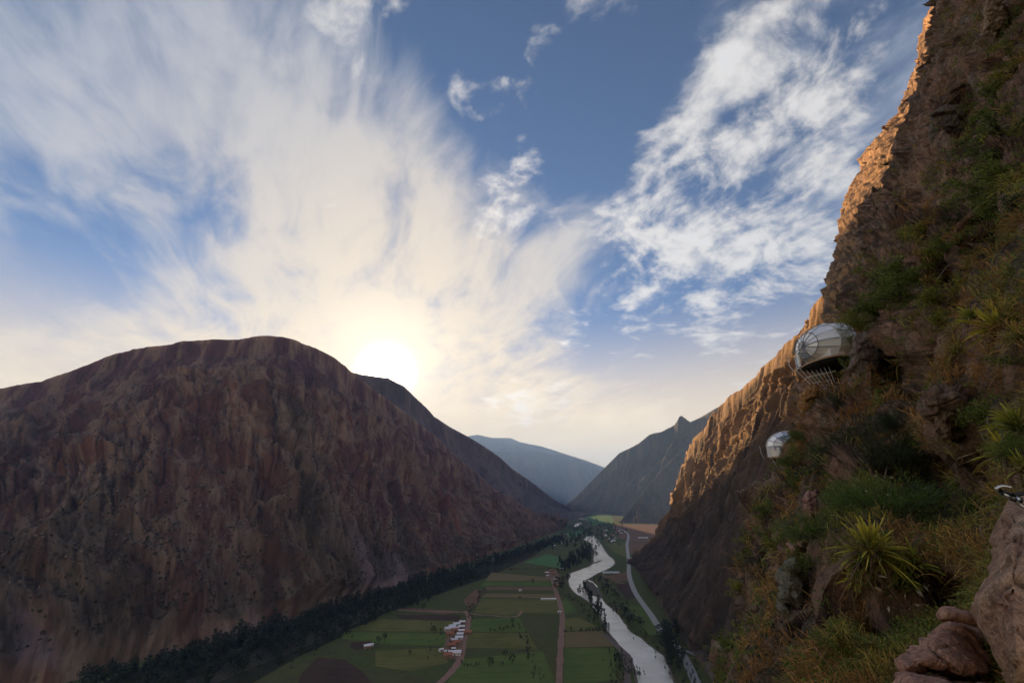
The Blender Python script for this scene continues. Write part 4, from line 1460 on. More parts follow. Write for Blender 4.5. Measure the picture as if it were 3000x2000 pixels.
DENTS = [(2745, 1430, 95, 80, .75), (2770, 1770, 85, 55, .6), (2640, 1360, 70, 60, .35), (2640, 1090, 60, 60, .3), (2820, 1060, 50, 70, .25), (2830, 330, 60, 90, .25), (2780, 800, 60, 70, .3), (2880, 740, 50, 60, .25),
         (2660, 600, 40, 70, .2), (2440, 1010, 30, 40, .12), (2430, 1400, 40, 50, .2), (2350, 1660, 25, 90, .15), (2250, 1640, 20, 110, .12), (2920, 680, 60, 40, .3), (2880, 1450, 50, 90, .4), (2560, 1800, 70, 60, .35),
         (2450, 1210, 120, 50, -.08), (2540, 1070, 45, 90, -.10), (2780, 1200, 75, 70, -.16), (2930, 980, 90, 80, -.15), (2530, 1580, 120, 60, -.16), (2690, 740, 90, 110, -.10), (2930, 480, 90, 120, -.14), (2560, 1440, 80, 70, -.14),
         (2320, 1900, 130, 60, -.12), (2450, 1850, 70, 60, -.14), (2770, 370, 50, 70, -.10), (2600, 880, 60, 60, -.08), (2375, 1520, 25, 90, -.08), (2320, 1740, 35, 100, -.08)]
SG = Surf(edgeG, ctrlG, -500, 2600, 3400, 640, 760, DENTS)
cliff('cliff', SG, [(3.4, .9), (1.3, .6), (.5, .25)], ((.30, .18, .12), (.43, .26, .175), (.37, .315, .25), .55), m_cliff, 51)


def at_G(px, py, S=SG):
    """point and normal of the near cliff seen at a pixel of the photograph"""
    r = int(np.argmin(np.abs(S.py - py)))
    c = int(np.argmin(np.abs(S.PX[r] - px))) + S.nb
    return S.W[r, c], S.N[r, c], float(S.D[r, c])


# ------------------------------------------------------------------ boulders beside the camera
def rock(name, outline, d0, thick, tint, label, seed, cat='boulder', tilt=0.0, sharp=.62, rough=.6, st=(1, 1, 1.5)):
    o = np.array(outline, float)
    o2 = np.concatenate([o, o[:1]])
    s_ = np.concatenate([[0], np.cumsum(np.linalg.norm(np.diff(o2, axis=0), axis=1))])
    n_ = 150
    t = np.linspace(0, s_[-1], n_, endpoint=False)
    ring = np.stack([np.interp(t, s_, o2[:, k]) for k in (0, 1)], -1)
    cen = o.mean(0)
    V = []
    prof = np.concatenate([np.linspace(.02, 1, 34), np.linspace(.97, .02, 14)])
    for k, r in enumerate(prof):
        pp = cen + (ring - cen) * r
        dep = (1 - r ** 2.6) ** sharp
        dd = d0 + tilt * (pp[:, 1] - cen[1]) / 300 - thick * dep * (1 if k < 34 else -1.3)
        V.append(P(pp[:, 0], pp[:, 1], dd))
    V = np.stack(V, 0)
    nrm = grid_normals(np.concatenate([V, V[:, :1]], 1))[:, :n_]
    flat = V.reshape(-1, 3)
    cm_ = flat.mean(0)
    sg = np.sign(((V - cm_) * nrm).sum(-1, keepdims=True))
    nrm = nrm * sg
    val, gap = worley(flat * np.array(st) / (.42 * max(1, d0 / 9)), seed)
    val2, gap2 = worley(flat * np.array([1.2, 1.2, .8]) / .17, seed + 4)
    h = .10 * (val - .5) - .045 * (1 - sstep(gap, 0, .14)) + .032 * (val2 - .5) - .010 * (1 - sstep(gap2, 0, .1))
    h += .025 * fbm(flat / .2, 5, .55, seed=seed) + .008 * fbm(flat / .035, 3, .6, seed=seed + 2)
    V = V + nrm * (rough * h).reshape(V.shape[:2])[..., None]
    a = np.arange(len(prof) * n_).reshape(len(prof), n_)
    F = np.stack([a[:-1], np.roll(a, -1, 1)[:-1], np.roll(a, -1, 1)[1:], a[1:]], -1).reshape(-1, 4)
    b1_ = fbm(flat / .35, 5, .55, seed=seed + 5)
    b2_ = fbm(flat * np.array([1, 1, 3.0]) / .22, 5, .6, seed=seed + 6)
    c = np.ones((len(flat), 3)) * c3_(*tint[0])
    c = lerp(c, c3_(*tint[1]), sstep(b1_, -.1, .4))
    c = lerp(c, c3_(*tint[2]), sstep(b2_ - .4 * b1_, .08, .5) * .8)
    c = lerp(c, c3_(.17, .17, .11), sstep(fbm(flat / .12, 4, .6, seed=seed + 7), .2, .5) * .5)
    return link(name, mesh_np(name, V.reshape(-1, 3), F, m_rock_near, True, np.clip(c, .01, .7)), label=label, category=cat)


PINK = ((.54, .29, .20), (.60, .36, .25), (.42, .20, .145))
TAN = ((.47, .28, .185), (.54, .36, .24), (.38, .19, .13))
rock('boulder', [(2632, 1938), (2651, 1909), (2686, 1875), (2728, 1844), (2751, 1820), (2785, 1808), (2827, 1815), (2862, 1829), (2877, 1856), (2888, 1890), (2907, 1928), (2922, 1960), (2910, 1990), (2827, 1988), (2751, 1972), (2693, 1968), (2643, 1960)],
     3.25, .24, PINK, 'cracked pink boulder with a flat slab on top at the bottom right', 3, tilt=-.75, rough=.5)
rock('rock_slab', [(2751, 1802), (2758, 1783), (2780, 1784), (2800, 1787), (2835, 1796), (2862, 1808), (2865, 1824), (2830, 1817), (2785, 1808), (2756, 1812)], 3.1, .16, PINK, 'thin pink rock slab lying on top of the cracked boulder', 5, 'rock', sharp=.3, rough=.25)
rock('rock_pillar', [(2957, 1469), (2938, 1500), (2923, 1542), (2907, 1603), (2888, 1664), (2862, 1718), (2832, 1782), (2856, 1815), (2873, 1856), (2900, 1920), (2930, 1990), (2965, 2080), (3160, 2120), (3260, 1800), (3220, 1500), (3080, 1440), (3000, 1452)],
     2.75, .55, TAN, 'tall smooth tan and pink rock pillar below the steel clamp', 8, 'rock', tilt=-.45, rough=.5, st=(1.3, 1.3, .4))
rock('boulder', [(2640, 1972), (2693, 1978), (2760, 1982), (2830, 1992), (2915, 2000), (2980, 2080), (2900, 2160), (2680, 2150), (2600, 2070), (2615, 2005)], 3.0, .4, PINK, 'low pink ledge of rock under the cracked boulder at the frame edge', 12, tilt=-.5, rough=.4)

# ------------------------------------------------------------------ plants on the cliff
m_dry = vcol_leaf_mat('dry_grass', .4)
m_puya = vcol_leaf_mat('rosette_leaf', .35)
m_sh = leaf_mat('shrub_leaf', (.035, .055, .01), (.26, .31, .055), .35)
m_shd = leaf_mat('shrub_leaf_dark', (.014, .024, .010), (.085, .105, .034), .2)
m_shy = leaf_mat('shrub_leaf_yellow', (.07, .09, .015), (.40, .38, .05), .45)
m_fern = leaf_mat('feathery_leaf', (.03, .06, .012), (.21, .30, .055), .35)
GR_ = np.random.default_rng(4)
SW, SN, SD = SG.W, SG.N, SG.D
rows, cols_ = SW.shape[:2]


def scatter(n_, rng, dens, px_rng=(2090, 3060), py_rng=(-60, 2080)):
    """points on the near cliff, evenly over the picture and thinned by dens"""
    out_p, out_n, out_d = [], [], []
    px = rng.uniform(*px_rng, n_)
    py = rng.uniform(*py_rng, n_)
    r = np.clip(np.round((py - SG.py[0]) / (SG.py[1] - SG.py[0])).astype(int), 0, rows - 1)
    ex, last = SG.PX[r, 0], SG.PX[r, -1]
    t = (px - ex) / (last - ex)
    ok = (t >= 0) & (t <= 1)
    r, t, px, py = r[ok], t[ok], px[ok], py[ok]
    c = np.round(t * (SG.PX.shape[1] - 1)).astype(int) + SG.nb
    p, n2, d = SW[r, c], SN[r, c], SD[r, c]
    keep = rng.uniform(0, 1, len(p)) < dens(p, n2, d, px, py)
    return p[keep], n2[keep], d[keep], px[keep], py[keep]


def grassy(p, n2, d, px, py):
    m = fbm(p / 2.6, 4, .6, seed=301) + .35 * fbm(p / .7, 3, seed=311) + .35 * n2[:, 2]
    m = sstep(m, .02, .22)
    bare = np.exp(-(((px - 2570) / 130) ** 2 + ((py - 1000) / 120) ** 2)) + np.exp(-(((px - 2840) / 110) ** 2 + ((py - 1220) / 130) ** 2))
    bare += np.exp(-(((px - 2380) / 40) ** 2 + ((py - 1560) / 190) ** 2)) + np.exp(-(((px - 2330) / 55) ** 2 + ((py - 1740) / 120) ** 2))
    bare += np.exp(-(((px - 2740) / 110) ** 2 + ((py - 330) / 190) ** 2)) + 1.2 * np.exp(-(((px - 2700) / 130) ** 2 + ((py - 1760) / 120) ** 2))
    return np.clip(m * (1 - .85 * np.clip(bare, 0, 1)) * np.clip(14 / d, .6, 1.0), .02, 1)


gp_, gn_, gd_, gpx, gpy = scatter(9000, GR_, grassy)
nb_ = 22
idx = np.repeat(np.arange(len(gp_)), nb_)
N_ = len(idx)
size = (np.clip(.10 + .026 * gd_, .17, .8) * GR_.uniform(.6, 1.3, len(gp_)))[idx]
base = gp_[idx] + GR_.normal(size=(N_, 3)) * (size * .22)[:, None] - gn_[idx] * .02
dr = gn_[idx] * .55 + np.array([-.05, -.05, .75]) + GR_.normal(size=(N_, 3)) * .42
tone = (GR_.uniform(.45, 1.55, len(gp_)) * (1 + .8 * fbm(gp_ / 1.3, 3, seed=351)))[idx][:, None]
hue = fbm(gp_ / 1.9, 3, seed=331) + GR_.normal(size=len(gp_)) * .15
for x_, y_, r_, a_ in ((2450, 1200, 110, -1), (2520, 1165, 90, -.8), (2860, 1090, 90, -1), (2340, 1470, 60, -1), (2300, 1930, 110, -.9), (2420, 1970, 110, -.8), (2900, 1000, 80, -.8), (2760, 840, 70, -.7), (2700, 640, 60, -.8),
                       (2660, 1500, 90, -.8), (2360, 1240, 60, -1), (2520, 1740, 70, -.6), (2930, 740, 80, -.6), (2560, 1440, 100, .9), (2440, 1600, 90, .6), (2480, 1860, 70, .7), (2930, 480, 130, .8), (2650, 850, 120, .7), (2970, 1250, 90, .7), (2150, 1900, 60, .7)):
    hue += a_ * np.exp(-((gpx - x_) ** 2 + (gpy - y_) ** 2) / r_ ** 2)
hue = sstep(hue, -.4, .5)[idx]
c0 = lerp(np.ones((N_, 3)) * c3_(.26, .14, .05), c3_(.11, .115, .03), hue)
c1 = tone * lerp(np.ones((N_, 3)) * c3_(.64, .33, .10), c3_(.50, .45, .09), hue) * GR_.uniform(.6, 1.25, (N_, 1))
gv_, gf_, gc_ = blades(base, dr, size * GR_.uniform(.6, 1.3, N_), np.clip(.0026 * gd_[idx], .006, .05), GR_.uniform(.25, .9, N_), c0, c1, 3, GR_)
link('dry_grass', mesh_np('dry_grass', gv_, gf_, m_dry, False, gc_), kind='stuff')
# small leafy undergrowth between the rocks
up_, un_, ud_, upx, upy = scatter(5600, GR_, lambda p, n2, d, px, py: sstep(fbm(p / 2.2, 4, .6, seed=341) + .2 * n2[:, 2], .0, .35) * (1 - .8 * np.exp(-(((px - 2740) / 110) ** 2 + ((py - 330) / 190) ** 2))))
idx = np.repeat(np.arange(len(up_)), 34)
sz = np.clip(.06 + .016 * ud_, .08, .5)[idx]
off = unit(GR_.normal(size=(len(idx), 3))) * GR_.uniform(.2, 1, (len(idx), 1)) * sz[:, None]
V, F, C = leaves(up_[idx] + off + un_[idx] * sz[:, None] * .5, off + GR_.normal(size=off.shape) * .1, sz * GR_.uniform(.18, .36, len(idx)), sz * GR_.uniform(.09, .2, len(idx)), GR_.uniform(0, 1, len(idx)), GR_)
link('undergrowth', mesh_np('undergrowth', V, F, m_sh, False, C), kind='stuff')


def shrub_mesh(kind, seed):
    rng = np.random.default_rng(seed)
    stems = []
    tips = []
    for k in range(11):
        a, e = rng.uniform(0, 6.28), rng.uniform(.35, 1.35)
        d = np.array([math.cos(a) * math.cos(e), math.sin(a) * math.cos(e), math.sin(e)])
        L = rng.uniform(.5, .95)
        p = [np.zeros(3)]
        for q in range(4):
            p.append(p[-1] + (d + rng.normal(size=3) * .22) * L / 4)
        stems.append((p, [.022, .017, .012, .008, .004], 5))
        tips += [p[2], p[3], p[4], p[3] + rng.normal(size=3) * .16, p[4] + rng.normal(size=3) * .14, p[2] + rng.normal(size=3) * .18]
    tips = np.array(tips)
    sv, sf = tubes(stems)
    if kind == 'feather':
        n_ = 2600
        idx = rng.integers(0, len(tips), n_)
        ou = unit(tips[idx] + np.array([0, 0, .3]))
        base = tips[idx] + rng.normal(size=(n_, 3)) * .085
        sh_ = rng.uniform(0, 1, n_)
        c_ = np.stack([sh_] * 3, -1)
        lv, lf, lc = blades(base, ou + rng.normal(size=(n_, 3)) * .55, rng.uniform(.08, .2, n_), np.full(n_, .012), rng.uniform(-.1, .3, n_), c_ * .7, c_, 2, rng)
    else:
        n_ = 1700
        idx = rng.integers(0, len(tips), n_)
        off = unit(rng.normal(size=(n_, 3))) * rng.uniform(.02, .16, (n_, 1))
        lv, lf, lc = leaves(tips[idx] + off, off * 3 + rng.normal(size=(n_, 3)) * .2 + (0, 0, .25), rng.uniform(.045, .095, n_), rng.uniform(.022, .045, n_), rng.uniform(0, 1, n_), rng)
    return mesh_np('stem', sv, sf, m_bark), (lv, lf, lc)


SHM = {}
for kind, mats_ in (('leafy', (m_sh, m_shd, m_shy)), ('feather', (m_fern, m_shd, m_shy))):
    for v_ in range(2):
        st_, (lv, lf, lc) = shrub_mesh(kind, 60 + v_ * 3 + (kind == 'feather') * 20)
        for mk, m in zip(('green', 'dark', 'yellow'), mats_):
            SHM[kind, mk, v_] = (st_, mesh_np('foliage', lv, lf, m, False, lc))


def orient(n2, rng, lean=.5):
    z = Vector(unit(n2 * lean + np.array([0, 0, 1.0])))
    q = z.to_track_quat('Z', 'Y')
    return (q.to_matrix() @ Matrix.Rotation(rng.uniform(0, 6.28), 3, 'Z')).to_euler()


def shrub(px, py, size_px, kind, mk, label, group='shrubs on the near cliff'):
    p, n2, d = at_G(px, py + size_px * .3)
    s_ = size_px * d / FPX * .88
    st_, fo = SHM[kind, mk, random.randint(0, 1)]
    e = empty('shrub', p + n2 * s_ * .12, label, 'shrub', group)
    e.rotation_euler = orient(n2, GR_)
    e.scale = (s_ * random.uniform(.95, 1.25), s_ * random.uniform(.95, 1.25), s_ * random.uniform(.85, 1.1))
    link('stem', st_, e)
    link('foliage', fo, e)


SHRUBS = [
    (2975, 100, 90, 'leafy', 'green', 'leafy green shrub at the top right corner of the cliff'), (2985, 190, 90, 'leafy', 'yellow', 'yellow green shrub on the right edge just below the top corner'),
    (2955, 260, 90, 'leafy', 'green', 'green shrub third down the right edge of the frame'), (2965, 370, 130, 'leafy', 'green', 'broad green shrub high on the right edge'),
    (2915, 430, 110, 'leafy', 'dark', 'dark shrub left of the broad green shrub high on the right'), (2960, 490, 130, 'leafy', 'green', 'big green shrub in the thicket at upper right'),
    (2895, 530, 120, 'leafy', 'green', 'green shrub at the left side of the upper right thicket'), (2840, 600, 100, 'leafy', 'dark', 'dark green shrub hanging at the lower left of the upper right thicket'),
    (2930, 600, 110, 'leafy', 'green', 'green shrub at the bottom of the upper right thicket'), (2830, 670, 90, 'leafy', 'green', 'small green shrub below the upper right thicket'),
    (2990, 610, 90, 'leafy', 'dark', 'dark shrub cut by the right edge below the thicket'),
    (2720, 660, 90, 'leafy', 'yellow', 'yellowish shrub at the top of the long green strip above the upper pod'), (2690, 730, 110, 'leafy', 'yellow', 'second shrub down the green strip, yellow green, above the pod'),
    (2650, 780, 110, 'leafy', 'green', 'green shrub in the middle of the strip above the upper pod'), (2705, 800, 110, 'leafy', 'green', 'green shrub at the right side of the strip above the pod'),
    (2610, 830, 110, 'leafy', 'green', 'green shrub at the left side of the strip above the pod'), (2660, 870, 110, 'leafy', 'green', 'lower green shrub of the strip above the pod'),
    (2580, 910, 110, 'leafy', 'green', 'green shrub between the strip and the grey rock right of the pod'), (2545, 950, 80, 'feather', 'yellow', 'feathery yellow green shrub on the edge above the upper pod roof'),
    (2498, 1000, 64, 'leafy', 'yellow', 'small yellow green shrub touching the upper pod roof'), (2492, 1060, 56, 'leafy', 'green', 'small shrub under the right end of the upper pod'),
    (2780, 860, 100, 'leafy', 'yellow', 'yellow green shrub beside the dead stalk at right'), (2750, 930, 80, 'leafy', 'yellow', 'low yellow shrub left of the spiky rosettes at right'),
    (2650, 1075, 60, 'leafy', 'green', 'small bright green shrub below the grey rock buttress'),
    (2460, 1130, 70, 'leafy', 'dark', 'dark shrub under the support rods of the upper pod'), (2440, 1185, 60, 'feather', 'dark', 'dark feathery shrub below the support rods'),
    (2355, 1290, 66, 'feather', 'green', 'feathery shrub covering the right side of the lower pod'), (2330, 1345, 80, 'leafy', 'green', 'green shrub just below the lower pod'),
    (2400, 1290, 90, 'feather', 'green', 'green feathery shrub right of the lower pod'), (2440, 1350, 110, 'feather', 'dark', 'dark feathery shrub on the ledge right of the lower pod'),
    (2520, 1290, 130, 'feather', 'dark', 'wide dark shrub in the hollow below the rust coloured grass'), (2610, 1340, 150, 'feather', 'dark', 'largest dark shrub in the shaded hollow'),
    (2690, 1400, 150, 'feather', 'dark', 'dark shrub at the lower right of the shaded hollow'), (2570, 1430, 170, 'feather', 'green', 'large bright green feathery shrub at mid height of the cliff'),
    (2470, 1470, 120, 'feather', 'green', 'green feathery shrub left of the large bright one'), (2420, 1560, 120, 'feather', 'green', 'feathery green shrub beside the pink rock strip'),
    (2400, 1650, 90, 'leafy', 'green', 'green shrub at the foot of the pink rock strip'), (2300, 1400, 80, 'leafy', 'green', 'green shrub on the outer edge below the lower pod'),
    (2245, 1500, 60, 'leafy', 'green', 'mossy shrub on the outer cliff edge level with the road'), (2290, 1590, 70, 'leafy', 'green', 'shrub on the face inside the outer edge'),
    (2196, 1580, 44, 'leafy', 'green', 'small shrub jutting from the outer cliff edge'), (2178, 1720, 50, 'leafy', 'yellow', 'yellow green shrub low on the outer cliff edge'),
    (2140, 1890, 70, 'leafy', 'green', 'moss green shrub at the lowest bulge of the outer edge'), (2120, 1970, 60, 'leafy', 'green', 'shrub at the bottom left tip of the cliff'),
    (2450, 1820, 100, 'feather', 'green', 'feathery green shrub above the bottom grass'), (2480, 1890, 90, 'leafy', 'green', 'leafy shrub among the bottom grass'),
    (2990, 1290, 110, 'feather', 'green', 'green shrub on the right edge above the steel clamp'), (2955, 1050, 90, 'leafy', 'green', 'green shrub below the spiky rosettes on the right edge'),
    (2760, 1460, 90, 'feather', 'dark', 'dark shrub beside the hanging brown grass'), (2640, 1210, 100, 'feather', 'dark', 'dark brown green shrub below the rust grass shoulder'),
]
for a in SHRUBS:
    shrub(*a)


def rosette_mesh(seed, n_, L, W_, droop, c0v, c1v, up=.35):
    rng = np.random.default_rng(seed)
    a = rng.uniform(0, 6.28, n_)
    e = np.linspace(.1, 1.45, n_) + rng.normal(size=n_) * .1
    d = np.stack([np.cos(a) * np.cos(e), np.sin(a) * np.cos(e), np.sin(e) + up * .3], -1)
    base = d * .04
    mixv = rng.uniform(0, 1, (n_, 1))
    C1 = c3_(*c1v) * (.55 + .8 * mixv)
    return blades(base, d, L * rng.uniform(.7, 1.15, n_), np.full(n_, W_) * rng.uniform(.8, 1.2, n_), droop * rng.uniform(.5, 1.3, n_), np.ones((n_, 3)) * c3_(*c0v), C1, 6, rng)


def rosette_set(seed, n_, L, W_, droop, c0v, c1v, dead):
    live = mesh_np('leaf_rosette', *rosette_mesh(seed, n_, L, W_, droop, c0v, c1v)[:2], m_puya, False, rosette_mesh(seed, n_, L, W_, droop, c0v, c1v)[2])
    dv, df, dc = rosette_mesh(seed + 50, dead, L * .8, W_ * .8, droop * 3.0, (.10, .06, .03), (.24, .15, .08), -1.2)
    return live, mesh_np('dead_leaf', dv, df, m_puya, False, dc)


ROS = [rosette_set(80, 70, 1.0, .085, .40, (.06, .08, .018), (.74, .60, .06), 26), rosette_set(81, 60, 1.0, .085, .48, (.05, .08, .018), (.50, .48, .06), 24), rosette_set(82, 90, 1.0, .03, .7, (.09, .085, .025), (.58, .44, .07), 30)]


def rosette(px, py, size_px, k, label):
    p, n2, d = at_G(px, py + size_px * .25)
    s_ = size_px * d / FPX * .78
    e = empty('spiky_rosette', p + n2 * s_ * .12, label, 'plant', 'spiky rosettes on the near cliff')
    e.rotation_euler = orient(n2, GR_, .45)
    e.scale = (s_, s_, s_)
    link('leaf_rosette', ROS[k][0], e)
    link('dead_leaf', ROS[k][1], e)


for a in [(2545, 1600, 170, 0, 'large yellow green spiky rosette above the dark hollow'), (2510, 1625, 120, 1, 'spiky rosette tucked left of the large yellow one'), (2690, 1625, 130, 1, 'green spiky rosette right of the large yellow one'),
          (2478, 1660, 110, 0, 'yellow spiky rosette below and left of the large one'), (2655, 1685, 90, 1, 'small dark green rosette under the right hand rosette'), (2415, 1740, 100, 2, 'fine leaved yellow tussock beside the lichen covered rock'),
          (2585, 1640, 110, 0, 'spiky rosette between the large yellow and the green one'), (2455, 1700, 80, 1, 'small green rosette above the fine tussock'),
          (2955, 880, 170, 2, 'golden spiky rosette on the right edge above the brown tussock'), (2915, 930, 140, 0, 'yellow spiky rosette left of the golden one at right'), (2985, 950, 150, 2, 'golden rosette cut by the right edge below the others'),
          (2870, 910, 90, 1, 'small green yellow rosette beside the thin grass stalks'), (2980, 1230, 150, 1, 'green spiky rosette on the right edge, upper of the pair by the rock'), (2955, 1300, 130, 0, 'yellow spiky rosette just above the rock with roots at right'),
          (2995, 1345, 110, 1, 'spiky rosette above the steel clamp'), (2560, 1920, 120, 2, 'grassy tussock beside the boulder hollow'), (2490, 1850, 110, 2, 'yellow green tussock in the bottom grass bank'),
          (2590, 1085, 70, 2, 'yellow tussock on the rust grass shoulder under the grey rock'), (2850, 1010, 130, 2, 'rust brown tussock hanging over the rounded rock'), (2660, 1145, 90, 2, 'tussock on the shoulder above the dark hollow')]:
    rosette(*a)

# long arching grasses near the lens
lp, ln_, ld, lpx, lpy = scatter(260, GR_, lambda p, n2, d, px, py: (d < 9) * (.9 * np.exp(-(((px - 2330) / 170) ** 2 + ((py - 1960) / 90) ** 2)) + .35 * np.exp(-(((px - 2900) / 120) ** 2 + ((py - 1000) / 130) ** 2)) + .3 * np.exp(-(((px - 2640) / 140) ** 2 + ((py - 1500) / 100) ** 2)) + .4 * np.exp(-(((px - 2520) / 120) ** 2 + ((py - 1820) / 100) ** 2))))
idx = np.repeat(np.arange(len(lp)), 34)
N_ = len(idx)
L_g = (np.clip(.05 * ld, .2, .5))[idx] * GR_.uniform(.5, 1.3, N_)
base = lp[idx] + GR_.normal(size=(N_, 3)) * .05
cc0 = np.ones((N_, 3)) * c3_(.12, .075, .03)
cc1 = lerp(np.ones((N_, 3)) * c3_(.45, .25, .09), c3_(.26, .22, .05), GR_.uniform(0, 1, N_)) * GR_.uniform(.6, 1.3, (N_, 1))
V, F, C = blades(base, ln_[idx] * .5 + np.array([-.15, -.1, .8]) + GR_.normal(size=(N_, 3)) * .4, L_g, np.full(N_, .0045), GR_.uniform(.3, 1.1, N_), cc0, cc1, 6, GR_)
link('long_grass', mesh_np('long_grass', V, F, m_dry, False, C), kind='stuff')

# dead stalks and twigs
m_twig = flat_mat('dead_wood', (.22, .15, .11), (.34, .25, .19), 8.0)
m_red = flat_mat('reddish_stalk', (.24, .13, .10), (.32, .19, .15), 8.0)


def twig(pts, r, mat, label, cat='branch', name='dead_branch'):
    w = np.array([at_G(px, py)[0] + unit(np.array([0, 0, CAM_H]) - at_G(px, py)[0]) * lift for px, py, lift in pts])
    c = smooth_path(w, 14)
    v_, f = tube(c, np.linspace(r, r * .35, 14), 6)
    return link(name, mesh_np(name, v_, f, mat), label=label, category=cat)


twig([(2708, 864, .3), (2745, 825, .6), (2785, 775, .7), (2817, 713, .5)], .035, m_twig, 'long pale dead branch slanting across the shrubs at right of the strip')
twig([(2745, 845, .4), (2762, 832, .5), (2782, 822, .4)], .03, m_twig, 'short pale twig below the long slanting dead branch')
twig([(2800, 1345, .2), (2830, 1325, .4), (2860, 1300, .4), (2882, 1288, .3)], .012, m_twig, 'thin pale stick over the roots below the rounded rock')
twig([(2893, 1610, .3), (2884, 1560, .5), (2872, 1505, .6), (2862, 1462, .5)], .010, m_red, 'straight reddish stalk beside the rock pillar', 'stalk', 'dead_stalk')
twig([(2822, 940, .3), (2850, 985, .5), (2885, 1030, .6), (2905, 1055, .4)], .008, m_twig, 'left one of two thin straw stalks by the golden rosettes', 'stalk', 'dead_stalk')
twig([(2838, 935, .3), (2870, 975, .5), (2902, 1015, .6)], .007, m_twig, 'right one of two thin straw stalks by the golden rosettes', 'stalk', 'dead_stalk')
twig([(2905, 540, .3), (2880, 620, .5), (2900, 690, .5), (2885, 740, .3)], .03, m_twig, 'grey bare branch hanging below the upper right thicket')
twig([(2650, 470, .3), (2700, 440, .5), (2740, 400, .4)], .04, m_twig, 'bare branch on the dark upper cliff')
twig([(2590, 1370, .2), (2605, 1395, .4), (2625, 1425, .4), (2650, 1455, .2)], .016, m_twig, 'thin bare twig with curled tip in the shaded hollow')
twig([(2660, 1330, .2), (2680, 1310, .3), (2705, 1300, .2)], .014, m_twig, 'short curved twig in the shaded hollow')
twig([(2395, 1480, .1), (2380, 1510, .15), (2362, 1540, .1)], .02, m_twig, 'root crossing the pink rock strip', 'root', 'root')
twig([(2300, 1845, .2), (2345, 1870, .5), (2395, 1925, .4), (2420, 1960, .1)], .012, m_red, 'long brown stem arching through the bottom grass', 'stalk', 'dead_stalk')
m_pale = flat_mat('pale_leaf', (.42, .34, .24), (.60, .52, .40), 20.0)
tb = at_G(2292, 1448)[0]
tw = empty('dry_sprig', tb, 'dry sprig with pale seed heads sticking out over the valley below the lower pod', 'branch')
base_d = float(np.dot(tb - np.array([0, 0, CAM_H]), [0, CP, SP]))
main = smooth_path([np.zeros(3)] + [P(x, y, base_d - .4) - tb for x, y in ((2262, 1440), (2225, 1428), (2190, 1432), (2158, 1440))], 14)
side1 = smooth_path([main[5], P(2215, 1412, base_d - .4) - tb, P(2200, 1420, base_d - .5) - tb], 8)
v_, f = tubes([(main, np.linspace(.016, .006, 14), 5), (side1, np.linspace(.009, .005, 8), 5)])
link('stem', mesh_np('stem', v_, f, m_twig), tw)
cn = np.concatenate([main[4:], side1[3:]])
cn = np.repeat(cn, 2, 0) + GR_.normal(size=(len(cn) * 2, 3)) * .07
V, F, C = leaves(cn, GR_.normal(size=cn.shape), GR_.uniform(.07, .14, len(cn)), GR_.uniform(.03, .06, len(cn)), GR_.uniform(0, 1, len(cn)), GR_)
link('seed_head', mesh_np('seed_head', V, F, m_pale, False), tw)
pts_ = [at_G(GR_.uniform(2585, 2725), GR_.uniform(1385, 1475)) for _ in range(40)] + [at_G(GR_.uniform(2560, 2760), GR_.uniform(1690, 1790)) for _ in range(30)]
cn = np.array([q[0] + q[1] * .25 for q in pts_])
V, F, C = leaves(cn, GR_.normal(size=cn.shape), GR_.uniform(.04, .11, len(cn)), GR_.uniform(.02, .045, len(cn)), GR_.uniform(0, 1, len(cn)), GR_)
link('dry_leaves', mesh_np('dry_leaves', V, F, m_pale, False), kind='stuff')
# pink rock strip and the lichen grey rib
PK = ((.40, .21, .16), (.46, .27, .21), (.32, .16, .12))
GY_ = ((.21, .19, .13), (.27, .24, .17), (.15, .14, .085))


def slab_on(outline, lift, thick, tint, label, seed):
    d = np.mean([at_G(*q)[2] for q in outline]) - lift
    return rock('rock_slab', outline, d, thick, tint, label, seed, 'rock', sharp=.4, rough=1.0 + d * .06)


slab_on([(2368, 1440), (2395, 1440), (2392, 1500), (2382, 1560), (2372, 1590), (2340, 1605), (2322, 1625), (2338, 1590), (2352, 1560), (2362, 1500)], 1.6, .5, PK, 'narrow strip of bare pink rock running down the cliff', 31)
slab_on([(2305, 1640), (2330, 1625), (2352, 1660), (2365, 1720), (2368, 1790), (2360, 1850), (2290, 1870), (2282, 1800), (2284, 1720), (2296, 1670)], 1.2, .55, GY_, 'lichen grey pitted rock rib below the pink strip', 33)
slab_on([(2500, 980), (2540, 965), (2590, 990), (2600, 1040), (2580, 1090), (2560, 1150), (2500, 1160), (2488, 1080)], 1.0, .9, ((.20, .15, .12), (.25, .2, .16), (.15, .11, .09)), 'grey furrowed rock buttress right of the upper pod', 35)
slab_on([(2700, 1160), (2740, 1130), (2790, 1130), (2850, 1150), (2870, 1220), (2850, 1270), (2790, 1300), (2740, 1260), (2705, 1220)], .8, .7, ((.24, .15, .10), (.30, .2, .14), (.17, .12, .085)), 'rounded brown rock with grass hanging over it', 37)
slab_on([(2350, 1140), (2390, 1120), (2395, 1180), (2388, 1240), (2368, 1245), (2350, 1200)], .6, .5, ((.42, .22, .09), (.5, .3, .13), (.3, .17, .09)), 'orange rock spur under the support rods of the upper pod', 39)
slab_on([(2725, 330), (2770, 300), (2830, 310), (2840, 380), (2800, 440), (2745, 440), (2722, 390)], .9, .6, ((.17, .15, .12), (.24, .19, .14), (.26, .15, .10)), 'large lichen grey rock bulge high on the dark cliff', 41)
slab_on([(2880, 10), (2930, 0), (2950, 60), (2920, 110), (2885, 90)], 1.0, .9, ((.38, .26, .16), (.42, .3, .2), (.3, .2, .13)), 'smooth tan rock at the top edge of the frame', 43)

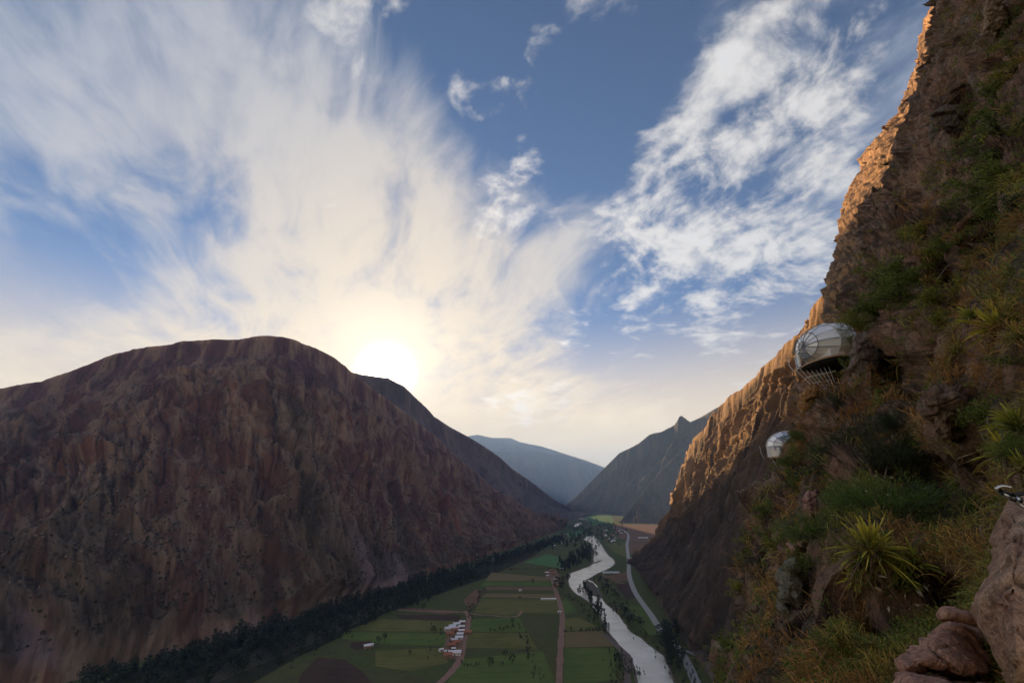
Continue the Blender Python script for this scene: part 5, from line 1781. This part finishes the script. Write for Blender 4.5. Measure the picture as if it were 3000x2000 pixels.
# ------------------------------------------------------------------ hanging pods
m_alu = flat_mat('aluminium', (.62, .63, .66), (.72, .73, .75), 4.0, rough=.3, spec=.6)
m_grey = flat_mat('dark_rib', (.06, .065, .08), (.09, .095, .11), 4.0, rough=.4, spec=.5)
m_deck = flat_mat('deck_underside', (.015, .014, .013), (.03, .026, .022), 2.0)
m_wood = flat_mat('deck_wood', (.42, .27, .16), (.52, .35, .22), 5.0)
m_wfr = flat_mat('white_frame', (.75, .75, .74), (.82, .82, .8), 3.0, rough=.5)


def panel_mat(name, c, trans, metal):
    def fn(t, b, out):
        b.inputs['Base Color'].default_value = c + (1,)
        b.inputs['Roughness'].default_value = .22
        b.inputs['Specular IOR Level'].default_value = .6
        b.inputs['Transmission Weight'].default_value = trans
        b.inputs['IOR'].default_value = 1.4
        b.inputs['Metallic'].default_value = metal
    return material(name, fn)


m_poly = panel_mat('polycarbonate', (.97, .97, .985), .12, .08)
m_smoke = panel_mat('tinted_polycarbonate', (.5, .53, .62), .2, .25)


def pod(loc, rz, sc, label, rods, ladder_pts):
    e = empty('hanging_pod', loc, label, 'pod', 'pods hanging on the cliff')
    e.rotation_euler = (0, 0, rz)
    e.scale = (sc,) * 3
    hub = np.array([-1.25, .15, 1.2])

    def pt(r, th, lift=0.0):
        """point of the shell: hub faces the valley (-x), long axis y, deck at z=0"""
        y = .15 + math.cos(th) * r * 2.2
        z = 1.2 + math.sin(th) * r * (1.6 if math.sin(th) > 0 else 1.35)
        x = .05 - 1.3 * math.sqrt(max(0, 1 - r ** 2.2))
        if z < .03:
            z = .03
        n_ = unit(np.array([x - .9, (y - .15) * .45, z - 1.0]))
        return np.array([x, y, z]) + n_ * lift

    NS = 14
    radii = [.0, .27, .62, 1.0]
    for i in range(NS):
        t0, t1 = i / NS * 2 * math.pi, (i + 1) / NS * 2 * math.pi
        for k in range(3):
            q = [pt(radii[k], t0), pt(radii[k + 1], t0), pt(radii[k + 1], t1), pt(radii[k], t1)]
            if max(v_[2] for v_ in q) < .08:
                continue
            c = sum(q) / 4
            q = [c + (v_ - c) * .97 for v_ in q]
            nn = np.cross(q[1] - q[0], q[2] - q[0]) if k else np.cross(q[1] - q[0], q[2] - q[0])
            nn = unit(nn) * .012
            V = np.array(q + [v_ + nn for v_ in q])
            F = np.array([[0, 1, 2, 3], [4, 7, 6, 5], [0, 4, 5, 1], [1, 5, 6, 2], [2, 6, 7, 3], [3, 7, 4, 0]])
            tinted = k == 0 or (k == 1 and i in (2, 3, 10, 11, 12, 13)) or (k == 2 and i == 3)
            link('panel', mesh_np('panel', V, F, m_smoke if tinted else m_poly, False), e)
        rib = [pt(r, t0, .02) for r in np.linspace(.05, 1, 10)]
        if rib[-1][2] > .06 or i % 2 == 0:
            v_, f = tube(rib, .022, 5)
            link('rib', mesh_np('rib', v_, f, m_grey if i % 3 else m_alu), e)
    # roof running back to the cliff
    for i in range(NS):
        t0, t1 = i / NS * 2 * math.pi, (i + 1) / NS * 2 * math.pi
        a, b_ = pt(1, t0), pt(1, t1)
        if min(a[2], b_[2]) < .08:
            continue
        bk = np.array([1.15, 0, .12])
        q = [a, b_, b_ + bk, a + bk]
        nn = unit(np.cross(q[1] - q[0], q[3] - q[0])) * .015
        V = np.array(q + [v_ + nn for v_ in q])
        link('roof_panel', mesh_np('roof_panel', V, np.array([[0, 1, 2, 3], [4, 7, 6, 5], [0, 4, 5, 1], [1, 5, 6, 2], [2, 6, 7, 3], [3, 7, 4, 0]]), m_poly, False), e)
    rim = [pt(1, t, .03) for t in np.linspace(0, 2 * math.pi, 57)]
    v_, f = tube(rim, .035, 6)
    link('outer_ring', mesh_np('outer_ring', v_, f, m_alu), e)
    for r in (.27, .62):
        v_, f = tube([pt(r, t, .025) for t in np.linspace(0, 2 * math.pi, 41)], .026 if r < .3 else .02, 6)
        link('hub_ring', mesh_np('hub_ring', v_, f, m_alu if r < .3 else m_grey), e)
    v_, f = tube([hub + (-.05, 0, 0), hub + (.05, 0, 0)], .09, 10)
    link('hub', mesh_np('hub', v_, f, m_grey), e)
    # deck with its pale edge, dark belly
    th = np.linspace(0, math.pi, 15)
    out = [(-1.05 * math.sin(t) - .05, .15 + 2.12 * math.cos(t)) for t in th] + [(1.3, -1.95), (1.3, 2.25)]
    n_ = len(out)
    V = np.array([(x, y, z) for z, s_ in ((0.02, 1), (-.10, 1)) for x, y in out])
    import bmesh
    bm = bmesh.new()
    vs = [bm.verts.new(tuple(v_)) for v_ in V]
    bm.faces.new(vs[:n_])
    bm.faces.new(vs[n_:][::-1])
    for k in range(n_):
        bm.faces.new([vs[k], vs[n_ + k], vs[n_ + (k + 1) % n_], vs[(k + 1) % n_]])
    bmesh.ops.recalc_face_normals(bm, faces=bm.faces)
    me = bpy.data.meshes.new('deck')
    bm.to_mesh(me)
    bm.free()
    me.materials.append(m_wood)
    link('deck', me, e)
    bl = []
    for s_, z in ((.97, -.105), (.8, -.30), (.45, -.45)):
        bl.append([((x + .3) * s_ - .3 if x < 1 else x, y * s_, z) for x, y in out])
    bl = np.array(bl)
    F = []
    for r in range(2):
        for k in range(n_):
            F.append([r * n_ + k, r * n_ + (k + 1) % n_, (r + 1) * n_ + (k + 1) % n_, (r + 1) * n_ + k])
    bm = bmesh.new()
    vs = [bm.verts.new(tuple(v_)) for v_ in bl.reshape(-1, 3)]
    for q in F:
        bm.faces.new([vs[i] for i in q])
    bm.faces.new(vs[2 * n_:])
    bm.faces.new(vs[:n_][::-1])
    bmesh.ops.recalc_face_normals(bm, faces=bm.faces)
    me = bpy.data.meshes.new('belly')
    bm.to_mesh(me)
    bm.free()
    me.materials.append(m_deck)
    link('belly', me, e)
    # entrance frame near the far end
    for yy, w in ((2.15, .34), (1.15, .3)):
        x = -.62 if yy > 2 else -1.12
        link('door_post', mesh_np('door_post', *box(x - .05, x + .04, yy - w / 2, yy + w / 2, .04, 1.0), m_wfr, False), e)
    link('door_panel', mesh_np('door_panel', *box(-.9, -.85, 1.32, 1.95, .05, .9), m_smoke, False), e)
    # bed seen through the panels
    link('bed', mesh_np('bed', *boxes([(-.5, .5, -1.5, .6, .05, .4), (-.45, .45, -1.45, -1.0, .42, .56)]), m_wfr, False), e)
    # rail post on the valley side
    v_, f = tube([(-.55, 2.75, -.1), (-.8, 2.9, .5), (-.75, 2.95, 1.25)], .03, 6)
    link('rail', mesh_np('rail', v_, f, m_alu), e)
    lst = []
    for k, (a, b_) in enumerate(rods):
        v_, f = tube([a, (np.array(a) + np.array(b_)) / 2, b_], .022, 5)
        link('support_rod', mesh_np('support_rod', v_, f, m_alu if k % 3 else m_wfr), e)
    return e


RODS = [((-1.0 + .1 * k, 1.9 - .36 * k, -.12), (.15 + .05 * k, 1.2 - .16 * k, -2.3 + .06 * k)) for k in range(8)] + [((.2, -1.2, -.3), (.9, -1.0, -1.0)), ((.5, -1.7, -.3), (1.2, -1.6, -.9)),
       ((-.35, 1.2, -1.3), (.35, .1, -1.3)), ((-.1, 1.3, -1.8), (.4, .3, -1.8)), ((-.65, 1.5, -.8), (.3, -.5, -.8))]
pod(tuple(P(2416, 1060, 24.6)), 0.0, .74, 'upper silver capsule pod with ribbed dome hanging on the cliff', RODS, None)
c2_ = P(2322, 1338, 41.0)
pod(tuple(c2_), .95, .82, 'smaller silver pod lower down, half hidden by shrubs', RODS[:6], None)

# ------------------------------------------------------------------ steel safety line at the right edge
m_steel = flat_mat('steel', (.55, .55, .56), (.66, .66, .66), 30.0, rough=.28, spec=.7)
m_steel.node_tree.nodes['Principled BSDF'].inputs['Metallic'].default_value = .9
m_rubber = flat_mat('black_rubber', (.012, .012, .013), (.02, .02, .02), 20.0, rough=.5)
a0 = P(2955, 1452, 2.35)
e = empty('cable_anchor', a0, 'steel cable clamp and loop fixed at the top of the rock pillar', 'cable')
inv = -a0


def rel(*q):
    return [P(x, y, d) - a0 for x, y, d in q]


v_, f = tube(smooth_path(rel((2960, 1427, 2.3), (2932, 1424, 2.3), (2919, 1431, 2.3), (2924, 1440, 2.3), (2945, 1446, 2.3), (2972, 1452, 2.3)), 40), .0065, 8)
link('steel_loop', mesh_np('steel_loop', v_, f, m_steel), e)
v_, f = tube(smooth_path(rel((2936, 1447, 2.27), (2958, 1456, 2.27), (2978, 1460, 2.28)), 12), .010, 8)
link('thimble', mesh_np('thimble', v_, f, m_steel), e)
v_, f = tube(smooth_path(rel((2930, 1436, 2.28), (2960, 1447, 2.28), (3010, 1444, 2.3), (3060, 1450, 2.32)), 20), .009, 8)
link('black_hose', mesh_np('black_hose', v_, f, m_rubber), e)
v_, f = tube(rel((2966, 1456, 2.26), (2986, 1464, 2.26)), .019, 10)
link('clamp', mesh_np('clamp', v_, f, m_rubber), e)
v_, f = tube(smooth_path(rel((2974, 1466, 2.25), (2985, 1477, 2.25), (3010, 1492, 2.24), (3060, 1512, 2.22)), 20), .0075, 8)
link('cable', mesh_np('cable', v_, f, m_steel), e)
v_, f = tube(rel((2981, 1462, 2.235), (2984, 1459, 2.235)), .011, 6)
link('bolt', mesh_np('bolt', v_, f, m_steel), e)
